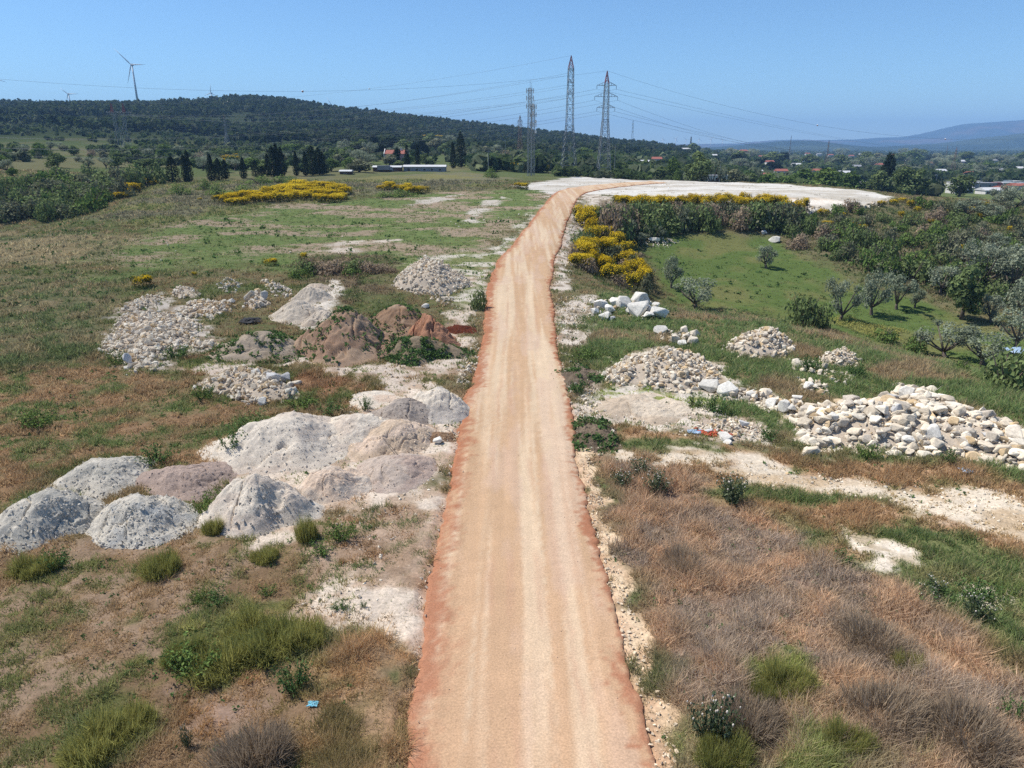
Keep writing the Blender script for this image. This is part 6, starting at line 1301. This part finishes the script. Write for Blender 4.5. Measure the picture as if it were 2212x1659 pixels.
building('shed', 1368, 1414, 362, 350, 320, 8, 'bluewall', 'whiteroof', 'blue-grey shed with a white roof beyond the right big pylon', 'shed', 1.2, wins=3, rot=.1)
building('white_house', 1466, 1492, 334, 322, 430, 8, 'plaster', 'whiteroof', 'white house with a barrel-like pale roof on the skyline', 'house', 1.6, wins=3, gable=False)
building('block_house', 1596, 1618, 338, 326, 520, 9, 'redroof', 'redroof', 'house with red walls and red roof on the skyline', 'house', 2.2, wins=3, gable=False)
building('white_house', 1570, 1592, 333, 325, 560, 8, 'plaster', 'redroof', 'small house with a red roof left of the red walled one', 'house', 1.8, wins=2)
building('white_house', 1640, 1656, 344, 338, 520, 7, 'plaster', 'redroof', 'tiny white house with a red roof right of the red walled one', 'house', 1.6, wins=2)
building('grey_building', 1528, 1570, 400, 380, 292, 9, 'plaster', 'greyroof', 'pale flat-roofed building with a dark opening behind the pad', 'building', wins=2, flat=True, opening=True, rot=-.25)
building('grey_house', 1204, 1226, 338, 331, 480, 8, 'greywall', 'greyroof', 'little grey house between the rusty and the tall pylon', 'house', 1.8, wins=2)
building('low_house', 1094, 1124, 336, 329, 470, 8, 'greywall', 'greyroof', 'low grey house behind the rusty pylon', 'house', 1.4, wins=2)
building('walled_house', 1755, 1796, 380, 369, 330, 9, 'plaster', 'redroof', 'white house with a tan tiled roof right of the light pole', 'house', 1.5, wins=4)
building('low_wing', 1730, 1756, 379, 371, 335, 7, 'plaster', 'whiteroof', 'white flat wing left of the tan roofed house', 'building', wins=3, flat=True)
building('white_shed', 1622, 1648, 375, 370, 350, 7, 'plaster', 'whiteroof', 'small white-roofed shed among the trees beyond the pad', 'shed', 1.0, wins=1)
building('red_shed', 1634, 1662, 382, 377, 330, 6, 'plaster', 'redroof', 'low red-roofed shed below the small white one', 'shed', 1.0, wins=1)
building('white_shed', 1860, 1886, 404, 396, 300, 8, 'plaster', 'whiteroof', 'shed with a bright white tilted roof right of the pad trees', 'shed', .9, wins=1, rot=.5)
for i, (u0, u1, vb, vw, y, wm, rm, fl, lab) in enumerate([
    (2062, 2102, 418, 406, 330, 'plaster', 'whiteroof', False, 'white shed with a low gable nearest in the yard'), (2080, 2152, 408, 396, 400, 'greywall', 'greyroof', True, 'long grey flat-roofed hall of the yard'), (2128, 2168, 420, 412, 325, 'plaster', 'whiteroof', False, 'white gabled shed at the front of the yard'), (2166, 2196, 404, 395, 430, 'plaster', 'whiteroof', True, 'white hall at the middle of the yard'), (2190, 2226, 412, 402, 420, 'plaster', 'redroof', False, 'white hall with a red roof at the frame edge'), (2060, 2078, 400, 394, 450, 'plaster', 'greyroof', True, 'small grey-topped hut at the left of the yard'), (2160, 2180, 414, 408, 410, 'brownwall', 'redroof', False, 'brown hut in front of the middle hall'),
    (2010, 2040, 405, 400, 410, 'greywall', 'whiteroof', False, 'low shed beside the light pole left of the yard'), (1985, 2012, 402, 398, 440, 'brownwall', 'redroof', False, 'dark red shed left of the low shed'), (2100, 2122, 398, 392, 520, 'plaster', 'whiteroof', True, 'white hall at the back of the yard'), (2185, 2212, 398, 392, 520, 'plaster', 'whiteroof', True, 'white hall at the back right of the yard')]):
    building('yard_hall' if fl else 'yard_shed', u0, u1, vb, vw, y, 9, wm, rm, lab, 'building' if fl else 'shed', 1.3, wins=3, flat=fl)
far_h = [(2010, 356, 800), (2080, 352, 900), (2150, 350, 900), (1840, 340, 1100), (1880, 342, 1100), (1760, 346, 800), (1700, 350, 700), (1960, 352, 800), (2190, 346, 1000), (1795, 338, 1400), (1820, 336, 1500), (1770, 336, 1500), (1745, 335, 1600), (1860, 337, 1500), (1900, 338, 1500), (1930, 338, 1600)]
for i, (u, v, y) in enumerate(far_h):
    r_, *_ = building('village_house', u - 5, u + 5, v + 2, v - 3, y, 9, ['plaster', 'pinkwall'][i % 3 == 1], ['redroof', 'whiteroof', 'greyroof'][i % 3], 'tiny house in the far village under the mountains', 'house', 2.2, wins=2, door=False); r_['group'] = 'far village houses'
for i, (u, v, w_, rm, lab) in enumerate([(1690, 374, 12, 'redroof', 'left of the second plain pylon'), (1722, 360, 9, 'whiteroof', 'behind the pale light pole'), (1664, 354, 8, 'redroof', 'left of the leftmost plain pylon'), (1826, 378, 12, 'whiteroof', 'right of the tan roofed house'), (1852, 364, 9, 'greyroof', 'on a clearing right of the second plain pylon'), (1900, 360, 8, 'redroof', 'left of the tall dark tree in the plain'), (2036, 374, 9, 'whiteroof', 'below the plain pylon near the frame edge'), (2102, 380, 11, 'redroof', 'behind the yard'), (2160, 372, 9, 'greyroof', 'far behind the yard'), (2204, 368, 8, 'whiteroof', 'far behind the yard at the frame edge'), (1420, 348, 10, 'redroof', 'right of the blue-grey shed'), (1540, 340, 9, 'whiteroof', 'between the white house and the red one')]):
    building('plain_house', u - w_, u + w_, v + 3, v - 4, 380, 8, 'plaster', rm, 'pale house among the trees ' + lab, 'house', 1.8, wins=3)
building('far_house', 588, 598, 280, 273, 900, 9, 'plaster', 'greyroof', 'pale house alone on the wooded hillside', 'house', 2, wins=2, door=False)
building('far_house', 40, 54, 335, 331, 480, 6, 'plaster', 'redroof', 'small white house at the upper left slope', 'house', 1.4, wins=2)

# trucks
def truck(u, v, y, L, h, boxm, cabm, lab, rz=0.0):
    y = place_y(u, v, y); c = at_depth(u, v, y); g = float(H(c[0], c[1])); root = empty('truck', (c[0], y, g), rz); tag(root, lab, 'truck')
    mb = MB(); mb.box(-L / 2, L * .28, -1.1, 1.1, .9, h); mb.build('cargo_box', M[boxm], root)
    mb = MB(); mb.add([(L * .3, -1, .6), (L / 2, -1, .6), (L / 2, 1, .6), (L * .3, 1, .6), (L * .3, -1, h * .82), (L * .43, -1, h * .82), (L * .43, 1, h * .82), (L * .3, 1, h * .82), (L / 2, -1, h * .5), (L / 2, 1, h * .5)], [(3, 2, 1, 0), (0, 1, 8, 5, 4), (2, 3, 7, 6, 9), (1, 2, 9, 8), (8, 9, 6, 5), (4, 5, 6, 7), (3, 0, 4, 7)]); cab = mb.build('cab', M[cabm], root)
    mb = MB(); mb.add([(L * .436, -.85, h * .78), (L * .436, .85, h * .78), (L * .497, .85, h * .53), (L * .497, -.85, h * .53)], [(3, 2, 1, 0)]); mb.V[-1] += np.array([.03, 0, .01]); mb.build('windscreen', M['glass'], cab)
    for x in (-L * .33, -L * .2, L * .37):
        for s in (-1, 1): mb = MB(); mb.tube([(x, s * .75, .45), (x, s * 1.1, .45)], .45, 12); mb.build('wheel', M['tyre'], root)
truck(833, 372, 268, 6.6, 2.7, 'greywall', 'greywall', 'grey box truck parked in front of the long sheds', 0)
truck(2112, 404, 415, 8, 3.2, 'whitepaint', 'redpaint', 'white truck with a red cab parked left in the yard', .3); truck(2152, 405, 412, 8, 3.2, 'redpaint', 'redpaint', 'red truck parked in the middle of the yard', .2); truck(2176, 400, 425, 8, 3.2, 'whitepaint', 'whitepaint', 'white truck parked by the middle hall of the yard', -.4); truck(2205, 406, 405, 8, 3.2, 'whitepaint', 'redpaint', 'white and red truck near the frame edge', .5); truck(1352, 362, 316, 6, 2.4, 'orangeplastic', 'redpaint', 'small orange machine beside the blue-grey shed', .2)

# litter
def litter(u, v, wd, mat, name, lab, seed, hr=.35):
    p = P(u, v); r = wd * mpp(p) / 2; rs = np.random.default_rng(seed); n = 12; X, Y = np.meshgrid(np.linspace(-1, 1, n), np.linspace(-.7, .7, n), indexing='ij')
    Z = .08 + hr * fbm(X * 1.7 + seed, Y * 1.7, seed, 3); ed = np.maximum(abs(X), abs(Y) / .7); Z = Z * (1 - .5 * ed ** 3); X = X + (fbm(X * 2, Y * 2, seed + 1, 2) - .5) * .6; Y = Y + (fbm(X * 2, Y * 2, seed + 2, 2) - .5) * .6
    id_ = np.arange(n * n).reshape(n, n); F = np.stack([id_[:-1, :-1], id_[1:, :-1], id_[1:, 1:], id_[:-1, 1:]], -1).reshape(-1, 4)
    V = np.stack([X, Y, Z], -1).reshape(-1, 3) * r; nV = len(V); V = np.vstack([V, V - np.array([0, 0, .012])]); F = np.vstack([F, F[:, ::-1] + nV])
    tag(link(name, new_mesh(name, V, F, M[mat]), None, p + np.array([0, 0, .05])), lab, 'litter')
litter(676, 1524, 22, 'cyan', 'plastic_bag', 'crumpled pale cyan plastic bag in the dry grass left of the road', 1, .5)
litter(1648, 1111, 14, 'whitepaint', 'plastic_bag', 'white scrap of plastic at the edge of the brown grass', 2, .5)
litter(1500, 935, 30, 'blueplastic', 'plastic_sheet', 'pale blue plastic scrap left of the orange netting', 3, .3)
litter(2090, 1018, 34, 'blueplastic', 'plastic_sheet', 'pale blue plastic sheet at the foot of the long right heap', 4, .3)
litter(2208, 762, 60, 'blueplastic', 'tarpaulin', 'pale blue tarpaulin behind the dark shrub at the right edge', 5, .4)
litter(540, 698, 46, 'dark', 'scrap_heap', 'dark low scrap heap behind the greyish soil heap', 6, .5)
p = P(1538, 940); root = empty('safety_netting', p); tag(root, 'tangled orange netting beside the white stone slab', 'netting'); rs = np.random.default_rng(5); s = mpp(p)
for k in range(3):
    mb = MB()
    for j in range(5):
        q = np.cumsum(rs.normal(size=(7, 3)) * np.array([6, 5, 2.2]) * s, 0); q[:, 2] = np.abs(q[:, 2]) * .6 + .06; mb.tube(list(q), .045, 5)
    mb.build('strand', M['orangeplastic'], root)
mb = MB(); q = P(868, 1010); q2 = P(828, 975); mb.tube([q + np.array([0, 0, .5]), (q + q2) / 2 + np.array([0, 0, .75]), q2 + np.array([0, 0, .9])], [.03, .022, .012], 5); tag(mb.build('stick', M['bark']), 'dry stick lying on the gravel heaps by the road', 'stick')

# ------------------------------------------------------------------ woods as one mass
def blobs(X, Y, hgt, wid, seed, cols, n=22):
    """a crown for every tree of a far wood: ragged shell of leaf masses"""
    rs = np.random.default_rng(seed); N = len(X); Z = H(X, Y)
    d = rs.normal(size=(N, n, 3)); d /= np.linalg.norm(d, axis=2)[..., None]
    C = np.stack([X, Y, Z + hgt * .55], -1)[:, None, :] + d * np.stack([wid * .42, wid * .42, hgt * .42], -1)[:, None, :] * rs.uniform(.6, 1.05, (N, n, 1))
    nm = d + rs.normal(size=d.shape) * .35; nm /= np.linalg.norm(nm, axis=2)[..., None]
    Vs = []; C = C.reshape(-1, 3); nm = nm.reshape(-1, 3); sz = np.repeat(wid * .30, n)
    t = rs.normal(size=nm.shape); a = np.cross(nm, t); a /= np.linalg.norm(a, axis=1)[:, None]; b = np.cross(nm, a); q = (sz * rs.uniform(.7, 1.3, len(C)))[:, None]
    V = np.stack([C - a * q, C - b * q * .8, C + a * q, C + b * q * .8 + nm * q * .3], 1).reshape(-1, 3); F = np.arange(len(V)).reshape(-1, 4)
    cc = np.repeat(np.repeat(cols, n, 0) * rs.uniform(.8, 1.2, (N * n, 1)), 4, 0)
    return V, F, cc
rs = np.random.default_rng(900)
def polar_pts(n, u0, u1, y0_, y1_, seed):
    rs = np.random.default_rng(seed); a = ((u0 + (u1 - u0) * rs.uniform(0, 1, n)) - CX) / FPX * CP; y = np.exp(rs.uniform(math.log(y0_), math.log(y1_), n)); return a * y, y
WOODC = np.array([srgb(56, 72, 42), srgb(68, 84, 46), srgb(80, 94, 52), srgb(90, 98, 70), srgb(62, 76, 50)]) * 1.5
X1, Y1 = polar_pts(15000, -350, 1500, 640, 1560, 901); k = (fbm(X1 / 90, Y1 / 90, 77, 3) + .25 * ss(700, 1050, Y1)) > .47; X1, Y1 = X1[k], Y1[k]
c1 = WOODC[rs.integers(0, 5, len(X1))] * .78 * (.75 + .5 * fbm(X1 / 120, Y1 / 120, 78, 3))[:, None]
h1 = rs.uniform(6, 11, len(X1)); V1, F1, C1 = blobs(X1, Y1, h1, h1 * rs.uniform(.7, 1.0, len(X1)), 902, c1, 14)
tag(link('forest', new_mesh('forest', V1, F1, M['grass'], C1)), 'dark wood covering the long hill', 'forest', kind='stuff')
X2, Y2 = polar_pts(3600, -300, 1450, 300, 720, 903); uu, vv = proj(X2, Y2, H(X2, Y2)); k = (fbm(X2 / 45, Y2 / 45, 79, 3) + .3 * ss(460, 640, Y2) - .09 * ss(380, 250, uu) * ss(560, 420, Y2) + .12 * ss(300, 700, uu)) > .56; k &= ~((uu > 700) & (uu < 1030) & (Y2 < 420)); X2, Y2 = X2[k], Y2[k]
h2 = rs.uniform(1.6, 4.5, len(X2)); c2 = WOODC[rs.integers(1, 5, len(X2))] * 1.2; V2, F2, C2 = blobs(X2, Y2, h2, h2 * rs.uniform(1.0, 1.6, len(X2)), 904, c2, 22)
X3, Y3 = polar_pts(9000, 1020, 2500, 330, 4200, 905); k = ((fbm(X3 / 70, Y3 / 70, 80, 3) > .40) | (Y3 > 900)) & ~((X3 / Y3 > (1640 - CX) / FPX * CP) & (fbm(X3 / 60, Y3 / 60, 83, 2) > .56) & (Y3 < 900)) & ~((X3 / Y3 > (2040 - CX) / FPX * CP) & (Y3 < 440)); 
SITES += [(TIPS[k_]['base'][0], TIPS[k_]['base'][1] + 20, 11) for k_ in ('near', 'tall')]
for bx, by, bw in SITES: k &= ~((np.abs(X3 / Y3 - bx / by) < (bw / 2 + 4) / by) & (Y3 < by + 12) & (Y3 > by - max(45, by * .13)))
X3, Y3 = X3[k], Y3[k]
h3 = rs.uniform(3.5, 8, len(X3)) * (1 + .3 * ss(900, 3000, Y3)); c3 = WOODC[rs.integers(0, 5, len(X3))] * 1.15 * rs.uniform(.85, 1.5, (len(X3), 1)); V3, F3, C3 = blobs(X3, Y3, h3, h3 * rs.uniform(.9, 1.5, len(X3)), 906, c3, 16)
tag(link('woodland', new_mesh('woodland', np.vstack([V2, V3]), np.vstack([F2, F3 + len(V2)]), M['grass'], np.vstack([C2, C3]))), 'woods and scrub spreading over the plain and lower slopes', 'woodland', kind='stuff')

# ------------------------------------------------------------------ far mountains
def range_(name, pts, y, depth, col, col2, seed, lab):
    us = np.array([p_[0] for p_ in pts], float); vs = np.array([p_[1] for p_ in pts], float); n, m = 260, 26
    U = np.linspace(us[0], us[-1], n); Vv = np.interp(U, us, vs); ker = np.hanning(13); ker /= ker.sum(); Vv = np.convolve(np.pad(Vv, 6, mode='edge'), ker, mode='valid')
    zt = np.array([CAM_Z + y * tanv(v_) for v_ in Vv]); a = (U - CX) / FPX * CP
    f = np.linspace(0, 1, m); X = a[:, None] * y * np.ones(m)[None]; Y = y - depth + 2 * depth * f[None, :] * np.ones((n, 1)); X = X + (Y - y) * a[:, None] * .3
    pr = np.sin(np.pi * f) ** 1.1; rid = (fbm(X / 420, Y / 700, seed, 5) - .5)
    Z = -16 + (zt[:, None] + 16) * pr[None] * (1 + rid * .9 * (1 - pr[None] ** 6))
    id_ = np.arange(n * m).reshape(n, m); F = np.stack([id_[:-1, :-1], id_[1:, :-1], id_[1:, 1:], id_[:-1, 1:]], -1).reshape(-1, 4)
    t = ss(.5, .62, fbm(X / 700, Y / 500, seed + 2, 4))[..., None]; C = (np.asarray(col) * (1 - t) + np.asarray(col2) * t).reshape(-1, 3)
    tag(link(name, new_mesh(name, np.stack([X, Y, Z], -1).reshape(-1, 3), F, M['mountain'], C, smooth=True)), lab, 'hills', kind='structure')
range_('hills', [(1400, 322), (1560, 318), (1640, 310), (1700, 304), (1740, 304), (1800, 312), (1860, 318), (1960, 316), (2080, 308), (2212, 288), (2400, 262), (2700, 250)], 5600, 1300, srgb(50, 68, 56), srgb(66, 80, 58), 301, 'nearer dark blue hills at the right')
range_('mountains', [(1330, 314), (1500, 311), (1600, 310), (1680, 302), (1760, 303), (1850, 301), (1900, 297), (1960, 296), (2000, 290), (2040, 276), (2080, 267), (2140, 264), (2212, 258), (2320, 244), (2600, 230)], 10200, 1900, srgb(58, 74, 66), srgb(104, 88, 70), 302, 'far blue mountains at the right')

# ------------------------------------------------------------------ grass and weeds, thinned with distance
def grass(n, u0, u1, y0_, y1_, seed, blades, keep=None):
    rs = np.random.default_rng(seed)
    y = np.exp(rs.uniform(math.log(y0_), math.log(y1_), n)); a = ((u0 + (u1 - u0) * rs.uniform(0, 1, n)) - CX) / FPX * CP * (1 + .34 * ss(60, 14, y)); x = a * y
    g, b, dn, h = cover(x, y)
    sr = sdist(ROADPOLY, x, y); cl = fbm(x / .7, y / .7, seed, 3)
    dd = dn * (.35 + 1.5 * ss(.38, .62, cl))
    dd = np.where(sr > -.12, 0, dd)
    for mx, my, mr in HOLES: dd = np.where((x - mx) ** 2 + (y - my) ** 2 < mr * mr, 0, dd)
    k = rs.uniform(0, 1, n) < dd
    x, y, b, h, cl = x[k], y[k], b[k], h[k], cl[k]; n = len(x); z = H(x, y); d = np.hypot(x, y)
    m = blades; N = n * m
    ang = rs.uniform(0, 6.28, N); big = fbm(x / 1.5, y / 1.5, seed + 5, 3); hh = np.repeat(h * (.25 + .75 * cl + .9 * ss(.35, .68, big)), m) * rs.uniform(.45, 1.2, N); lean = rs.uniform(.1, 1.3, N) ** 1.4 * hh; wid = np.maximum(.006, .00068 * np.repeat(d, m)) * rs.uniform(.7, 1.4, N)
    bx = np.repeat(x, m) + rs.normal(size=N) * (.06 + .0012 * np.repeat(d, m)); by = np.repeat(y, m) + rs.normal(size=N) * (.06 + .0012 * np.repeat(d, m)); bz = np.repeat(z, m) - .02
    pa = rs.uniform(0, 6.28, N); px, py = np.cos(pa) * wid, np.sin(pa) * wid
    V = np.stack([np.stack([bx - px, by - py, bz], -1), np.stack([bx + px, by + py, bz], -1), np.stack([bx + np.cos(ang) * lean, by + np.sin(ang) * lean, bz + hh], -1)], 1).reshape(-1, 3)
    c = b * 1.9 * (.72 + .56 * rs.uniform(0, 1, (n, 1))); straw = (rs.uniform(0, 1, (n, 1)) < .16); c = np.where(straw, c * .5 + srgb(214, 184, 138) * .6, c)
    c = np.repeat(c, m, 0) * rs.uniform(.85, 1.15, (N, 1))
    return V, np.arange(3 * N).reshape(-1, 3), np.repeat(c, 3, 0)
HOLES = []
for o in list(COL.objects):
    if o.name.startswith(('gravel_mound', 'soil_mound')):
        q = np.array([v.co for v in o.data.vertices[:56]]); q2 = np.array([o.data.vertices[i * 56 + 55].co for i in range(140)]); c = q2.mean(0); HOLES.append((c[0], c[1], float(np.hypot(q2[:, 0] - c[0], q2[:, 1] - c[1]).min()) * .96))
Va, Fa, Ca = grass(190000, -160, 2380, 12, 62, 1001, 6)
Vb, Fb, Cb = grass(105000, -160, 2380, 55, 260, 1002, 5)
tag(link('grass', new_mesh('grass', np.vstack([Va, Vb]), np.vstack([Fa, Fb + len(Va)]), M['grass'], np.vstack([Ca, Cb]))), 'dry brown and green grass over all the open ground', 'grass', kind='stuff')
# small leafy weeds on the soil heaps, in the bare places and through the grass
wc, wn_, ws = [], [], []
rs = np.random.default_rng(1100)
def weed_at(x, y, z, r):
    k = 9; q = np.c_[x, y, z].repeat(k, 0); rr_ = np.repeat(r, k)[:, None]; wc.append(q + rs.normal(size=q.shape) * rr_ * np.array([.5, .5, .25]) + np.array([0, 0, .35]) * rr_); nm = rs.normal(size=q.shape) + np.array([0, 0, .9]); wn_.append(nm / np.linalg.norm(nm, axis=1)[:, None]); ws.append(rr_[:, 0] * .42)
for x, y, z, Rr, (n, lo), seed in WEEDS:
    a = rs.integers(0, x.shape[0], n * 2); b_ = (x.shape[1] * (lo + (1 - lo) * rs.uniform(0, 1, n * 2) ** .6)).astype(int).clip(0, x.shape[1] - 1); k = vnoise(x[a, b_] / .8, y[a, b_] / .8, seed) > .42
    a, b_ = a[k][:n], b_[k][:n]; weed_at(x[a, b_], y[a, b_], z[a, b_], rs.uniform(.11, .32, len(a)))
a = ((-100 + 2400 * rs.uniform(0, 1, 5200)) - CX) / FPX * CP; y = np.exp(rs.uniform(math.log(14), math.log(150), 5200)); x = a * y; g, b, dn, h = cover(x, y); k = (sdist(ROADPOLY, x, y) < -.2) & (fbm(x / 3, y / 3, 1101, 3) > .47) & (rs.uniform(0, 1, 5200) < .25 + dn); x, y = x[k], y[k]
weed_at(x, y, H(x, y), np.maximum(.09, .0028 * np.hypot(x, y)) * rs.uniform(.6, 1.7, len(x)))
C = np.vstack(wc); nm = np.vstack(wn_); sz = np.concatenate(ws); V, F = cards(C, nm, 1.0, rs); V = (V.reshape(-1, 4, 3) - C[:, None]) * sz[:, None, None] + C[:, None]
cw = rs.uniform(0, 1, (len(C) // 9, 3)).repeat(9, 0) * .7 + rs.uniform(0, .3, (len(C), 3))
tag(link('weeds', new_mesh('weeds', V.reshape(-1, 3), F, M['weed'], np.repeat(cw, 4, 0))), 'small dark green weeds on heaps and bare soil', 'weeds', kind='stuff')
# yellow flowers under the olives
W = poly_xy([(1790, 690), (1830, 684), (1900, 706), (1960, 716), (1930, 738), (1870, 726), (1810, 704)]); q = rs.uniform(W.min(0), W.max(0), (4200, 2)); s = sdist(W, q[:, 0], q[:, 1]) + 3 * (fbm(q[:, 0] / 2, q[:, 1] / 2, 8, 3) - .5); q = q[s > 0]
C = np.c_[q, H(q[:, 0], q[:, 1]) + rs.uniform(.15, .4, len(q))]; nm = rs.normal(size=C.shape) * .5 + np.array([0, 0, 1.]); nm /= np.linalg.norm(nm, axis=1)[:, None]; V, F = cards(C, nm, .10, rs)
tag(link('flower_carpet', new_mesh('flower_carpet', V, F, M['mustard'], rs.uniform(0.4, 1, (len(C), 3)).repeat(4, 0))), 'carpet of yellow flowers under the olives', 'flowers', kind='stuff')

# ------------------------------------------------------------------ air
bm = bmesh.new(); bmesh.ops.create_cube(bm, size=1.0); mh = bpy.data.meshes.new('haze'); bm.to_mesh(mh); bm.free()
hz = link('haze', mh); hz.scale = (30000, 30000, 560); hz.location = (0, 0, 560 / 2 - 70); tag(hz, 'thin summer haze over the plain', 'haze', kind='stuff')
mm = bpy.data.materials.new('summer_haze'); nt, out = nodes(mm); pv = nt.nodes.new('ShaderNodeVolumePrincipled'); pv.inputs['Color'].default_value = (.34, .60, 1, 1); pv.inputs['Density'].default_value = 1.15e-4; pv.inputs['Anisotropy'].default_value = 0.0
nt.links.new(pv.outputs[0], out.inputs['Volume']); mh.materials.append(mm)
scene.cycles.use_denoising = False; scene.cycles.volume_bounces = 0; scene.cycles.max_bounces = 6; scene.cycles.diffuse_bounces = 3; scene.cycles.transparent_max_bounces = 4
